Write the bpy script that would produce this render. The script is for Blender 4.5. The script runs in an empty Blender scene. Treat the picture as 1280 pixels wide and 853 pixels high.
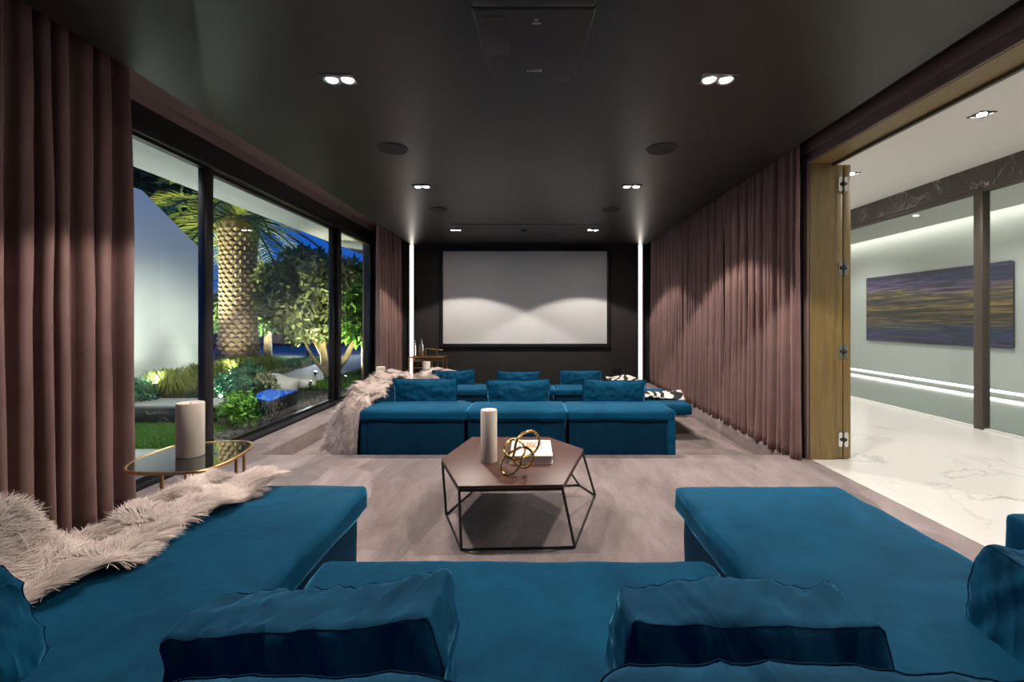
import bpy, bmesh, math, random
import numpy as np
from mathutils import Vector, Matrix, noise

# ------------------------------------------------------------------ camera, sky, exposure
random.seed(7); np.random.seed(7)
scene = bpy.context.scene
C = scene.collection
H, F, CX, CY = 1.4, 570.0, 665.0, 400.0          # camera height (m), focal length and horizon in pixels of the 1280x853 frame
cam_d = bpy.data.cameras.new('camera'); cam = bpy.data.objects.new('camera', cam_d); C.objects.link(cam)
cam_d.sensor_width = 36.0; cam_d.lens = 36.0 * F / 1280.0
cam_d.shift_x = (640 - CX) / 1280.0; cam_d.shift_y = (CY - 426.5) / 1280.0
cam_d.clip_start = 0.02; cam_d.clip_end = 200
cam.location = (0, 0, H); cam.rotation_euler = (math.pi / 2, 0, 0)
scene.camera = cam
w = bpy.data.worlds.new('dusk_sky'); scene.world = w; w.use_nodes = True
w.node_tree.nodes['Background'].inputs[0].default_value = (0.012, 0.12, 0.62, 1)
w.node_tree.nodes['Background'].inputs[1].default_value = 0.85
vs = scene.view_settings
vs.view_transform = 'Standard'; vs.look = 'None'; vs.gamma = 1.0; vs.exposure = 0.35; vs.use_curve_mapping = False

SPOT_W = 92.0            # each downlight lamp
LED_E = 5.0
HALL_W = 132.0
WARM = (1.0, 0.90, 0.81)
CEIL = 3.08
BACKY = 10.2

# ------------------------------------------------------------------ helpers
def at(px, py, Y):
    return Vector(((px - CX) / F * Y, Y, H - (py - CY) / F * Y))
def gp(px, py, Z=0.0):
    Y = F * (H - Z) / (py - CY)
    return Vector(((px - CX) / F * Y, Y, Z))

class MB:
    def __init__(s): s.v = []; s.f = []
    def add(s, vs, fs):
        o = len(s.v); s.v += [tuple(p) for p in vs]; s.f += [tuple(i + o for i in f) for f in fs]; return s
    def box(s, x0, x1, y0, y1, z0, z1):
        return s.add([(x0,y0,z0),(x1,y0,z0),(x1,y1,z0),(x0,y1,z0),(x0,y0,z1),(x1,y0,z1),(x1,y1,z1),(x0,y1,z1)],
                     [(0,3,2,1),(4,5,6,7),(0,1,5,4),(1,2,6,5),(2,3,7,6),(3,0,4,7)])
    def prism(s, pts, z0, z1):
        n = len(pts)
        return s.add([(p[0],p[1],z0) for p in pts] + [(p[0],p[1],z1) for p in pts],
                     [tuple(range(n))[::-1], tuple(range(n, 2*n))] + [(i,(i+1)%n,n+(i+1)%n,n+i) for i in range(n)])
    def tube(s, pts, r, n=8, closed=False):
        pts = [Vector(p) for p in pts]; N = len(pts)
        rr = r if hasattr(r, '__len__') else [r]*N
        prev = None; base = len(s.v); rings = []
        for i, p in enumerate(pts):
            if closed: t = pts[(i+1)%N] - pts[i-1]
            else: t = pts[min(i+1,N-1)] - pts[max(i-1,0)]
            t.normalize()
            if prev is None:
                a = Vector((0,0,1)) if abs(t.z) < .9 else Vector((1,0,0))
                u = t.cross(a).normalized()
            else:
                u = (prev - t*prev.dot(t))
                u = u.normalized() if u.length > 1e-6 else t.orthogonal().normalized()
            prev = u; v = t.cross(u)
            rings.append([p + (u*math.cos(k*2*math.pi/n) + v*math.sin(k*2*math.pi/n))*rr[i] for k in range(n)])
        vs = [q for r_ in rings for q in r_]; fs = []
        M = N if closed else N-1
        for i in range(M):
            j = (i+1) % N
            for k in range(n):
                fs.append((i*n+k, i*n+(k+1)%n, j*n+(k+1)%n, j*n+k))
        if not closed:
            fs.append(tuple(range(n))[::-1]); fs.append(tuple((N-1)*n+k for k in range(n)))
        return s.add(vs, fs)
    def cyl(s, x, y, z0, z1, r, n=24): return s.lathe(x, y, [(0,z0),(r,z0),(r,z1),(0,z1)], n)
    def lathe(s, x, y, prof, n=24):
        vs = []; fs = []; m = len(prof)
        for (r, z) in prof:
            for k in range(n):
                a = 2*math.pi*k/n; vs.append((x + max(r,1e-4)*math.cos(a), y + max(r,1e-4)*math.sin(a), z))
        for i in range(m-1):
            for k in range(n): fs.append((i*n+k, i*n+(k+1)%n, (i+1)*n+(k+1)%n, (i+1)*n+k))
        return s.add(vs, fs)
    def grid(s, P):                                   # P: (nu, nv, 3)
        P = np.asarray(P); nu, nv = P.shape[:2]
        fs = [(i*nv+j, (i+1)*nv+j, (i+1)*nv+j+1, i*nv+j+1) for i in range(nu-1) for j in range(nv-1)]
        return s.add([tuple(map(float, p)) for p in P.reshape(-1,3)], fs)

def obj(name, mb, material, parent=None, smooth=False, local=False, bevel=0, bseg=2, subsurf=0, auto=None):
    me = bpy.data.meshes.new(name)
    vs_ = mb.v
    if parent is not None and not local:
        L = parent_loc(parent); vs_ = [(a-L[0], b-L[1], c-L[2]) for a,b,c in vs_]
    me.from_pydata(vs_, [], mb.f); me.update()
    bm = bmesh.new(); bm.from_mesh(me)
    if bevel:
        bmesh.ops.remove_doubles(bm, verts=bm.verts, dist=1e-6)
        es = [e for e in bm.edges if len(e.link_faces) == 2 and e.calc_face_angle(0) > .5]
        bmesh.ops.bevel(bm, geom=es, offset=bevel, segments=bseg, profile=.5, affect='EDGES', clamp_overlap=True)
    bmesh.ops.recalc_face_normals(bm, faces=bm.faces)
    bm.to_mesh(me); bm.free()
    if smooth or bevel:
        for p in me.polygons: p.use_smooth = True
        if not smooth or auto:
            try: me.set_sharp_from_angle(angle=auto or .6)
            except Exception: pass
    me.materials.append(material)
    o = bpy.data.objects.new(name, me); C.objects.link(o)
    if parent is not None: o.parent = parent
    if subsurf:
        m = o.modifiers.new('s','SUBSURF'); m.levels = m.render_levels = subsurf
    return o
def parent_loc(p):
    L = Vector(p.location)
    while p.parent is not None:
        p = p.parent; L = L + Vector(p.location)
    return L
def tag(o, label=None, cat=None, group=None, kind=None):
    if label: o['label'] = label
    if cat: o['category'] = cat
    if group: o['group'] = group
    if kind: o['kind'] = kind
    return o
def thing(name, label, cat, loc=(0,0,0), group=None, rotz=0):
    o = bpy.data.objects.new(name, None); C.objects.link(o); o.empty_display_size = .1
    o.location = loc; o.rotation_euler = (0,0,rotz)
    return tag(o, label, cat, group)
def copy_tree(o, parent=None):
    c = o.copy(); C.objects.link(c); c.parent = parent
    for ch in list(o.children): copy_tree(ch, c)
    return c
def struct(name, mb, m, label=None, parent=None, **k):
    o = obj(name, mb, m, parent, **k)
    if parent is None: o['kind'] = 'structure'; o['category'] = name.split('_')[0]
    if label: o['label'] = label
    return o
def spot(name, loc, target, power, size_deg, blend=.3, color=WARM, radius=.03, parent=None):
    l = bpy.data.lights.new(name, 'SPOT'); l.energy = power; l.color = color
    l.spot_size = math.radians(size_deg); l.spot_blend = blend; l.shadow_soft_size = radius
    o = bpy.data.objects.new(name, l); C.objects.link(o)
    d = Vector(target) - Vector(loc); o.rotation_euler = d.to_track_quat('-Z','Y').to_euler()
    if parent is not None: o.parent = parent; o.location = Vector(loc) - parent_loc(parent)
    else: o.location = loc
    return o
def fbm(x, y, z, o=3): return noise.fractal(Vector((x,y,z)), 1.0, 2.0, o)

# ------------------------------------------------------------------ materials
def new_mat(name):
    m = bpy.data.materials.new(name); m.use_nodes = True
    nt = m.node_tree; return m, nt, nt.nodes['Principled BSDF']
def plain(name, col, rough=.5, metal=0, spec=.5, coat=0, trans=0):
    m, nt, b = new_mat(name)
    b.inputs['Base Color'].default_value = (*col, 1); b.inputs['Roughness'].default_value = rough
    b.inputs['Metallic'].default_value = metal; b.inputs['Specular IOR Level'].default_value = spec
    b.inputs['Coat Weight'].default_value = coat; b.inputs['Transmission Weight'].default_value = trans
    return m
def texco(nt, scale=(1,1,1), src='Object', rot=(0,0,0)):
    t = nt.nodes.new('ShaderNodeTexCoord'); mp = nt.nodes.new('ShaderNodeMapping')
    mp.inputs['Scale'].default_value = scale; mp.inputs['Rotation'].default_value = rot
    nt.links.new(t.outputs[src], mp.inputs['Vector']); return mp.outputs[0]
def noise_n(nt, vec, scale, detail=4, rough=.6, dist=0):
    n = nt.nodes.new('ShaderNodeTexNoise'); n.inputs['Scale'].default_value = scale
    n.inputs['Detail'].default_value = detail; n.inputs['Roughness'].default_value = rough
    n.inputs['Distortion'].default_value = dist
    nt.links.new(vec, n.inputs['Vector']); return n.outputs['Fac']
def ramp(nt, fac, stops):
    r = nt.nodes.new('ShaderNodeValToRGB'); e = r.color_ramp.elements
    while len(e) < len(stops): e.new(.5)
    for i, (p, c) in enumerate(stops): e[i].position = p; e[i].color = (*c, 1)
    nt.links.new(fac, r.inputs[0]); return r.outputs[0]
def bump(nt, b, fac, strength=.2, dist=.01):
    n = nt.nodes.new('ShaderNodeBump'); n.inputs['Strength'].default_value = strength; n.inputs['Distance'].default_value = dist
    nt.links.new(fac, n.inputs['Height']); nt.links.new(n.outputs[0], b.inputs['Normal'])
def mixf(nt, a, b_, f=.5, mode='MIX'):
    n = nt.nodes.new('ShaderNodeMix'); n.data_type = 'RGBA'; n.blend_type = mode
    n.inputs[0].default_value = f
    nt.links.new(a, n.inputs[6]); nt.links.new(b_, n.inputs[7]); return n.outputs[2]
def emis(name, col, s):
    m, nt, b = new_mat(name); b.inputs['Base Color'].default_value = (*col,1)
    b.inputs['Emission Color'].default_value = (*col,1); b.inputs['Emission Strength'].default_value = s; return m

M = {}
def velvet(name, lo, hi, tint, sheen=.5, scale=3, wr=.25):
    m, nt, b = new_mat(name); v = texco(nt)
    n = noise_n(nt, v, scale, 5, .6, .8)
    c = ramp(nt, n, [(.3, lo), (.7, hi)]); nt.links.new(c, b.inputs['Base Color'])
    b.inputs['Roughness'].default_value = .75; b.inputs['Specular IOR Level'].default_value = .08
    b.inputs['Sheen Weight'].default_value = sheen; b.inputs['Sheen Roughness'].default_value = .28
    b.inputs['Sheen Tint'].default_value = (*tint, 1)
    n2 = noise_n(nt, v, 9, 4, .55, .6); bump(nt, b, n2, wr, .02)
    return m
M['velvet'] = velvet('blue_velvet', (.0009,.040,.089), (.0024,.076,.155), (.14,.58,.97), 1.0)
M['velvet_shaded'] = velvet('blue_velvet_shaded', (.001,.020,.046), (.002,.032,.07), (.06,.4,.8), .2)  # darker copy of the velvet, shade of the panels put into its colour
M['piping'] = plain('blue_piping', (.002,.040,.080), .85, spec=.05)
def wrinkled():
    m = M['velvet'].copy(); m.name = 'blue_velvet_creased'; nt = m.node_tree; b = nt.nodes['Principled BSDF']
    for l in list(b.inputs['Normal'].links): nt.links.remove(l)
    v = texco(nt, (1,.45,.8), rot=(.2,.5,.5)); n = noise_n(nt, v, 4.5, 2, .45, 1.0)
    n2 = ramp(nt, n, [(.30,(0,0,0)), (.47,(.75,.75,.75)), (.52,(1,1,1)), (.75,(.25,.25,.25))])
    bump(nt, b, n2, .42, .03); return m
M['velvet_pillow'] = wrinkled()
M['curtain'] = velvet('mauve_velvet', (.18,.108,.10), (.24,.148,.138), (1,.78,.73), .55, 2, .1)
def carpet():
    m, nt, b = new_mat('mauve_carpet'); v = texco(nt)
    vo = nt.nodes.new('ShaderNodeTexVoronoi'); vo.inputs['Scale'].default_value = 2.1; vo.inputs['Randomness'].default_value = 1
    wp = nt.nodes.new('ShaderNodeMix'); wp.data_type = 'RGBA'; wp.inputs[0].default_value = .22
    wn = nt.nodes.new('ShaderNodeTexNoise'); wn.inputs['Scale'].default_value = 2.5; vv = texco(nt, (1.5,.6,1), rot=(0,0,.9)); nt.links.new(vv, wn.inputs['Vector'])
    nt.links.new(vv, wp.inputs[6]); nt.links.new(wn.outputs['Color'], wp.inputs[7]); nt.links.new(wp.outputs[2], vo.inputs['Vector'])
    sx = nt.nodes.new('ShaderNodeSeparateColor'); nt.links.new(vo.outputs['Color'], sx.inputs[0])
    cv = ramp(nt, sx.outputs[0], [(0,(.72,.72,.72)), (1,(1.15,1.15,1.15))])
    big = noise_n(nt, texco(nt, (1.4,.5,1), rot=(0,0,.5)), 3.2, 5, .65, .5)
    c0 = ramp(nt, big, [(.34,(.20,.157,.154)), (.66,(.335,.268,.262))])
    c1 = mixf(nt, c0, cv, 1, 'MULTIPLY')
    fine = noise_n(nt, v, 60, 3, .7); c2 = ramp(nt, fine, [(.3,(.78,.78,.78)), (.7,(1.1,1.1,1.1))])
    nt.links.new(mixf(nt, c1, c2, 1, 'MULTIPLY'), b.inputs['Base Color'])
    b.inputs['Roughness'].default_value = .95; b.inputs['Specular IOR Level'].default_value = .1
    b.inputs['Sheen Weight'].default_value = .15
    bump(nt, b, noise_n(nt, v, 160, 2, .7), .35, .006); return m
M['carpet'] = carpet()
def ceiling_mat():
    m, nt, b = new_mat('dark_ceiling'); v = texco(nt)
    c = ramp(nt, noise_n(nt, v, 2.5, 4, .6), [(.3,(.028,.025,.023)), (.7,(.036,.032,.029))])
    nt.links.new(c, b.inputs['Base Color']); b.inputs['Roughness'].default_value = .38
    b.inputs['Specular IOR Level'].default_value = .45; return m
M['ceiling'] = ceiling_mat()
M['blackwall'] = plain('black_brown_wall', (.022,.019,.017), .55)
M['brown'] = plain('mauve_brown_paint', (.19,.125,.11), .5)
M['fascia'] = plain('brown_paint_lit', (.34,.255,.225), .5)  # lighter copy of the brown paint, its lit look put into the colour
M['frame'] = plain('black_metal', (.012,.012,.013), .35)
M['pocket'] = plain('pocket_black', (.012,.011,.010), .7)
M['screen'] = plain('screen_white', (.62,.62,.61), .9, spec=.1)
M['led'] = emis('led_light', (1,.9,.8), LED_E)
M['lamp'] = emis('lamp_lens', (1,.9,.8), 230)
M['garden_lamp'] = emis('garden_lamp_lens', (1,.95,.8), 60)
M['sill'] = plain('black_sill', (.012,.012,.013), .75, spec=.2)
M['hall_led'] = emis('hall_led', (1,.96,.9), 5)
M['chrome'] = plain('chrome', (.75,.75,.75), .15, 1)
M['brass'] = plain('brass', (.72,.45,.20), .3, 1)
M['gold'] = plain('polished_gold', (.75,.5,.18), .16, 1)
M['wax'] = plain('wax', (.72,.64,.55), .55)
M['wax'].node_tree.nodes['Principled BSDF'].inputs['Subsurface Weight'].default_value = .15
M['wick'] = plain('wick', (.03,.025,.02), .9)
M['smoke_glass'] = plain('smoked_glass', (.012,.014,.013), .03, spec=.8, coat=.5)
M['black'] = plain('black_satin', (.008,.008,.008), .4)
M['grille'] = plain('speaker_grille', (.016,.015,.014), .7)
def wood(name, lo, hi, rough, sc=(14,14,.9), coat=0):
    m, nt, b = new_mat(name); v = texco(nt, sc)
    c = ramp(nt, noise_n(nt, v, 2.2, 6, .65, .8), [(.3, lo), (.7, hi)]); nt.links.new(c, b.inputs['Base Color'])
    b.inputs['Roughness'].default_value = rough; b.inputs['Coat Weight'].default_value = coat; return m
M['oak'] = wood('golden_oak', (.165,.108,.034), (.26,.176,.06), .42)
M['mahogany'] = wood('red_brown_wood', (.055,.018,.012), (.08,.027,.018), .45, (1,8,8))
def marble(name, base, vein, sc, rough, width=.03):
    m, nt, b = new_mat(name); v = texco(nt)
    n = noise_n(nt, v, sc, 6, .6, 1.2)
    c = ramp(nt, n, [(.5-width, base), (.5, vein), (.5+width, base)])
    n2 = noise_n(nt, v, sc*.6, 3, .5)
    c2 = ramp(nt, n2, [(.42, (0,0,0)), (.6, (1,1,1))])
    mx = nt.nodes.new('ShaderNodeMix'); mx.data_type = 'RGBA'
    nt.links.new(c2, mx.inputs[0]); mx.inputs[6].default_value = (*base,1); nt.links.new(c, mx.inputs[7])
    nt.links.new(mx.outputs[2], b.inputs['Base Color']); b.inputs['Roughness'].default_value = rough; return m
M['marble'] = marble('white_marble', (.70,.675,.64), (.42,.40,.37), .8, .12, .022)
M['dark_marble'] = marble('brown_marble', (.052,.043,.037), (.45,.4,.36), 2.2, .2, .012)
M['black_marble'] = marble('black_marble', (.012,.012,.012), (.3,.3,.3), 3, .25, .012)
M['white'] = plain('white_paint', (.72,.70,.67), .6)
M['white_wall'] = plain('white_wall', (.64,.66,.64), .6)
M['bronze'] = plain('bronze_frame', (.075,.06,.048), .4, .3)
M['gray_floor'] = plain('grey_stone_floor', (.17,.19,.18), .12)
def glass(name, tint, f=1.0, rough=0):
    m = bpy.data.materials.new(name); m.use_nodes = True; nt = m.node_tree
    for n in list(nt.nodes): nt.nodes.remove(n)
    out = nt.nodes.new('ShaderNodeOutputMaterial'); mx = nt.nodes.new('ShaderNodeMixShader')
    tr = nt.nodes.new('ShaderNodeBsdfTransparent'); tr.inputs[0].default_value = (*tint,1)
    gl = nt.nodes.new('ShaderNodeBsdfGlossy'); gl.inputs['Roughness'].default_value = rough
    fr = nt.nodes.new('ShaderNodeFresnel'); fr.inputs[0].default_value = 1.38
    ge = nt.nodes.new('ShaderNodeNewGeometry'); mr = nt.nodes.new('ShaderNodeMapRange')      # same reflectance entering and leaving the thin pane
    mr.inputs['To Min'].default_value = 1.38; mr.inputs['To Max'].default_value = 1/1.38
    nt.links.new(ge.outputs['Backfacing'], mr.inputs['Value']); nt.links.new(mr.outputs[0], fr.inputs[0])
    mu = nt.nodes.new('ShaderNodeMath'); mu.operation = 'MULTIPLY'; mu.inputs[1].default_value = f
    nt.links.new(fr.outputs[0], mu.inputs[0]); nt.links.new(mu.outputs[0], mx.inputs[0])
    nt.links.new(tr.outputs[0], mx.inputs[1]); nt.links.new(gl.outputs[0], mx.inputs[2]); nt.links.new(mx.outputs[0], out.inputs[0])
    return m
M['glass'] = glass('window_glass', (.93,.97,.94)); M['hall_glass'] = glass('hall_glass', (.93,.96,.94), 1.0)
M['bottle'] = plain('bottle_glass', (.8,.8,.78), .05, trans=.9); M['whisky'] = plain('whisky', (.6,.25,.04), .05, trans=.6)
def two(name, a, b_, scale, rough=.8, bp=0):
    m, nt, b = new_mat(name); v = texco(nt)
    n = noise_n(nt, v, scale, 4, .6); nt.links.new(ramp(nt, n, [(.35,a),(.65,b_)]), b.inputs['Base Color'])
    b.inputs['Roughness'].default_value = rough
    if bp: bump(nt, b, n, bp, .02)
    return m
def attr_mat(name, a, b_, rough=.7, sheen=0, trl=0):
    m, nt, b = new_mat(name)
    at_ = nt.nodes.new('ShaderNodeAttribute'); at_.attribute_name = 'v'
    nt.links.new(ramp(nt, at_.outputs['Fac'], [(0,a),(1,b_)]), b.inputs['Base Color'])
    b.inputs['Roughness'].default_value = rough; b.inputs['Specular IOR Level'].default_value = .25
    b.inputs['Sheen Weight'].default_value = sheen
    if trl: b.inputs['Transmission Weight'].default_value = 0; b.inputs['Subsurface Weight'].default_value = 0
    return m
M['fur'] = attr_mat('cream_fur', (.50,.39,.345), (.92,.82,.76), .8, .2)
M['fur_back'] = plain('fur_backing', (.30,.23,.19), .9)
M['grass'] = attr_mat('lawn_grass', (.03,.10,.012), (.10,.25,.035)); M['tuft'] = attr_mat('feather_grass', (.06,.09,.015), (.28,.30,.06))
M['leaf_dark'] = attr_mat('dark_leaves', (.012,.035,.008), (.05,.10,.022))
M['leaf_gray'] = attr_mat('grey_green_leaves', (.06,.085,.03), (.24,.27,.12))
M['leaf_bright'] = attr_mat('bright_leaves', (.04,.13,.01), (.16,.36,.04)); M['leaf_blue'] = attr_mat('blue_green_leaves', (.015,.07,.035), (.06,.17,.09))
M['frond'] = attr_mat('palm_frond', (.08,.12,.018), (.34,.38,.08))
M['bark'] = two('pale_bark', (.35,.25,.14), (.52,.40,.25), 8, .8, .3); M['palm_bark'] = two('palm_bark', (.16,.11,.07), (.34,.26,.18), 5, .9, .4)
M['scar'] = two('leaf_scar', (.24,.18,.12), (.42,.33,.24), 7, .9)
M['paving'] = two('grey_paving', (.17,.18,.18), (.23,.24,.235), 3, .7); M['soil'] = two('dark_soil', (.012,.011,.009), (.03,.027,.022), 12, .95, .5)
M['gravel'] = attr_mat('dark_gravel', (.012,.012,.013), (.075,.07,.068), .55)
M['rock'] = two('pale_rock', (.42,.39,.36), (.6,.56,.52), 3, .85, .4); M['water'] = plain('water_blue_shine', (.006,.075,.55), .06, spec=.6)  # water: blue light on the surface put into its base colour
M['garage'] = plain('grey_house_wall', (.10,.10,.115), .7); M['turf'] = two('turf_soil', (.02,.05,.01), (.03,.07,.015), 9, .95)
M['paper'] = plain('book_pages', (.5,.47,.43), .8); M['cover'] = plain('book_cover', (.74,.70,.64), .5)
M['orange'] = plain('orange_print', (.8,.22,.05), .5); M['grayprint'] = plain('grey_print', (.28,.27,.27), .6); M['paleprint'] = plain('pale_print', (.52,.56,.6), .6)
M['proj'] = plain('projector_charcoal', (.022,.021,.024), .5); M['text'] = plain('silver_print', (.5,.5,.5), .5)
def throw_mat():
    m, nt, b = new_mat('black_white_throw'); v = texco(nt, (1,1,1), rot=(0,0,.3))
    wv = nt.nodes.new('ShaderNodeTexWave'); wv.inputs['Scale'].default_value = 2.3; wv.inputs['Distortion'].default_value = 9; wv.inputs['Detail'].default_value = 1.5; wv.inputs['Detail Scale'].default_value = 1.2
    nt.links.new(v, wv.inputs['Vector'])
    nt.links.new(ramp(nt, wv.outputs['Fac'], [(.44,(.015,.014,.014)), (.50,(.72,.66,.62))]), b.inputs['Base Color']); b.inputs['Roughness'].default_value = .9; return m
M['throw'] = throw_mat()
def art_mat():
    m, nt, b = new_mat('abstract_streaks'); v = texco(nt, (1,.14,3.6))
    low = noise_n(nt, texco(nt, (1,.10,1.1)), 3.2, 5, .6, .6)
    tc = nt.nodes.new('ShaderNodeTexCoord'); sp_ = nt.nodes.new('ShaderNodeSeparateXYZ'); nt.links.new(tc.outputs['Generated'], sp_.inputs[0])
    ma = nt.nodes.new('ShaderNodeMath'); ma.operation = 'MULTIPLY_ADD'; ma.inputs[1].default_value = .55; nt.links.new(low, ma.inputs[0])
    mb_ = nt.nodes.new('ShaderNodeMath'); mb_.operation = 'SUBTRACT'; mb_.inputs[1].default_value = .275; nt.links.new(sp_.outputs[2], mb_.inputs[0]); nt.links.new(mb_.outputs[0], ma.inputs[2])
    c1 = ramp(nt, ma.outputs[0], [(.0,(.05,.035,.14)), (.14,(.012,.03,.15)), (.28,(.16,.12,.06)), (.40,(.012,.010,.014)), (.50,(.24,.17,.06)), (.60,(.02,.025,.06)), (.68,(.20,.16,.07)), (.78,(.14,.09,.26)), (.88,(.02,.025,.14)), (1,(.03,.02,.12))])
    fine = noise_n(nt, v, 7.5, 7, .72, .4)
    c2 = ramp(nt, fine, [(.38,(.06,.06,.08)), (.5,(.6,.55,.55)), (.62,(2.3,2.0,1.6))])
    c = mixf(nt, c1, c2, 1, 'MULTIPLY')
    nt.links.new(c, b.inputs['Base Color']); b.inputs['Roughness'].default_value = .35; return m
M['art'] = art_mat()

# ------------------------------------------------------------------ structure: theatre
WX = -3.26          # window plane
RX = 2.78           # right wall plane
STEP = 4.74         # front edge of the sunken area
PIT1, PIT2 = -.19, -.38
LL, LR = -2.82, 2.62
b = MB().box(WX-.02, RX+.02, -2.2, STEP, -.5, 0)
struct('floor', b, M['carpet'], 'upper carpeted platform in mauve grey', bevel=.015)
b = MB().box(LL-.02, LR+.02, STEP, 7.42, -.8, PIT1)
struct('floor_pit', b, M['carpet'], 'sunken mauve carpet floor one step down')
b = MB().box(LL-.02, LR+.02, 7.42, BACKY, -.8, PIT2)
struct('floor_front', b, M['carpet'], 'lowest mauve carpet floor before the screen')
struct('floor_ledge_left', MB().box(WX-.02, LL, STEP-.02, BACKY, -.5, 0), M['carpet'], 'carpeted ledge running below the window', bevel=.03)
struct('floor_ledge_right', MB().box(LR, RX+.02, STEP-.02, BACKY, -.5, 0), M['carpet'], 'carpeted ledge running below the long curtain', bevel=.03)
struct('floor_ledge_wing', MB().box(2.02, LR+.01, 7.75, BACKY, -.5, 0), M['carpet'], 'raised carpet corner beside the curtain', bevel=.03)
struct('ceiling', MB().box(-2.69, 2.56, -2.2, BACKY, CEIL, CEIL+.25), M['ceiling'], 'dark brown satin ceiling')
struct('ceiling_pocket_left', MB().box(WX-.3, -2.69, -2.2, BACKY, 3.315, 3.5), M['fascia'], 'raised curtain pocket above the window')
struct('ceiling_pocket_right', MB().box(2.56, RX+.3, -2.2, BACKY, 3.315, 3.5), M['pocket'], 'raised curtain pocket above the long curtain')
struct('wall_back', MB().box(WX-.3, RX+.3, BACKY, BACKY+.2, -.8, 3.5), M['blackwall'], 'near black wall carrying the screen')
struct('wall_rear', MB().box(WX-.3, RX+.3, -2.4, -2.2, -.5, 3.5), M['blackwall'], 'dark wall behind the seating')
WTOP = 2.95
b = MB().box(WX-.25, WX, -2.2, BACKY, 3.19, 3.5); struct('trim_window_fascia', b, M['fascia'], 'mauve brown fascia above the window')
struct('wall_left', MB().box(WX-.25, WX, 9.45, BACKY, -.5, 3.19), M['brown'], 'short wall beside the window')
b = MB().box(WX-.16, WX+.02, -2.2, 9.45, WTOP, 3.19); hd = struct('trim_window_head', b, M['frame'], 'black window head track', bevel=.008)
b = MB().box(WX-.16, WX+.05, -2.2, 9.45, -.06, .035); struct('trim_window_sill', b, M['sill'], 'black window floor track', bevel=.006)
my = [-2.2, 1.55, 4.67, 7.73, 9.38]
for i in range(4):
    y0, y1 = my[i], my[i+1]
    off = 0 if i % 2 else -.06
    root = bpy.data.objects.new('window_%d' % (i+1), None); C.objects.link(root); root.location = (WX, y0, 0)
    tag(root, ['sliding window pane nearest the rear wall', 'sliding window pane in front of the white garden wall', 'wide sliding window pane in front of the palm', 'narrow window pane beside the gathered curtain'][i], 'window', None, 'structure')
    fw = .105
    x0, x1 = WX-.085+off, WX-.015+off
    for yy in (y0, y1-fw):
        obj('stile', MB().box(x0, x1, yy, yy+fw, .03, WTOP), M['frame'], root, bevel=.004)
    obj('rail', MB().box(x0, x1, y0+fw, y1-fw, .03, .075), M['frame'], root)
    obj('rail', MB().box(x0, x1, y0+fw, y1-fw, WTOP-.03, WTOP), M['frame'], root)
    obj('pane', MB().box((x0+x1)/2-.004, (x0+x1)/2+.004, y0+fw, y1-fw, .07, WTOP-.02), M['glass'], root)
struct('trim_window_end', MB().box(WX-.2, WX+.03, 9.38, 9.56, 0, 3.19), M['frame'], 'black post at the end of the window')
# right wall with casing and opening
JY = 4.56; HZ = 2.97
struct('wall_right', MB().box(RX, 3.03, JY+.03, BACKY, -.5, 3.5), M['brown'], 'mauve brown wall behind the long curtain')
struct('wall_right_rear', MB().box(RX, 3.03, -2.2, -1.6, -.5, 3.5), M['brown'], 'mauve brown wall at the rear of the opening')
struct('wall_right_head', MB().box(RX, 3.03, -1.6, JY+.03, HZ+.02, 3.5), M['brown'], 'wall above the wide opening')
for k, (z0, z1, t) in enumerate(((HZ, HZ+.035, .03), (HZ+.035, HZ+.10, .018), (HZ+.10, 3.17, .03))):
    struct('trim_%d' % (k+1), MB().box(RX-t, RX+.001, -1.6, JY+.24, z0, z1), M['brown'], 'stepped mauve brown head casing over the opening', bevel=.003)
for k, (y0, y1, t) in enumerate(((JY, JY+.035, .03), (JY+.035, JY+.10, .018), (JY+.10, JY+.24, .03))):
    struct('trim_%d' % (k+4), MB().box(RX-t, RX+.001, y0, y1, 0, HZ), M['brown'], 'stepped mauve brown side casing of the opening', bevel=.003)
struct('trim_7', MB().box(RX-.01, 3.03, -1.6, JY+.03, HZ-.004, HZ+.02), M['oak'], 'golden oak soffit lining the opening')
struct('trim_8', MB().box(RX-.01, 3.03, JY, JY+.03, 0, HZ), M['oak'], 'golden oak jamb panel lining the opening')
struct('trim_9', MB().box(3.0, 3.03, -1.6, JY+.03, HZ-.03, HZ-.004), M['bronze'], 'dark folding door track')
# LED strips flanking the screen wall
for nm, px, lab in (('left', 514.5, 'vertical white LED strip beside the gathered curtain'), ('right', 800.5, 'vertical white LED strip beside the long curtain')):
    x = (px-CX)/F*(BACKY-.05); z0 = PIT2 if px < CX else 0
    t = thing('led_strip_light', lab, 'light', (x, BACKY-.02, z0))
    obj('channel', MB().box(x-.075, x-.045, BACKY-.07, BACKY-.001, z0, CEIL-.001).box(x+.045, x+.075, BACKY-.07, BACKY-.001, z0, CEIL), M['blackwall'], t)
    obj('diffuser', MB().box(x-.032, x+.032, BACKY-.04, BACKY-.005, z0+.01, CEIL-.01), M['led'], t)

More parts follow.
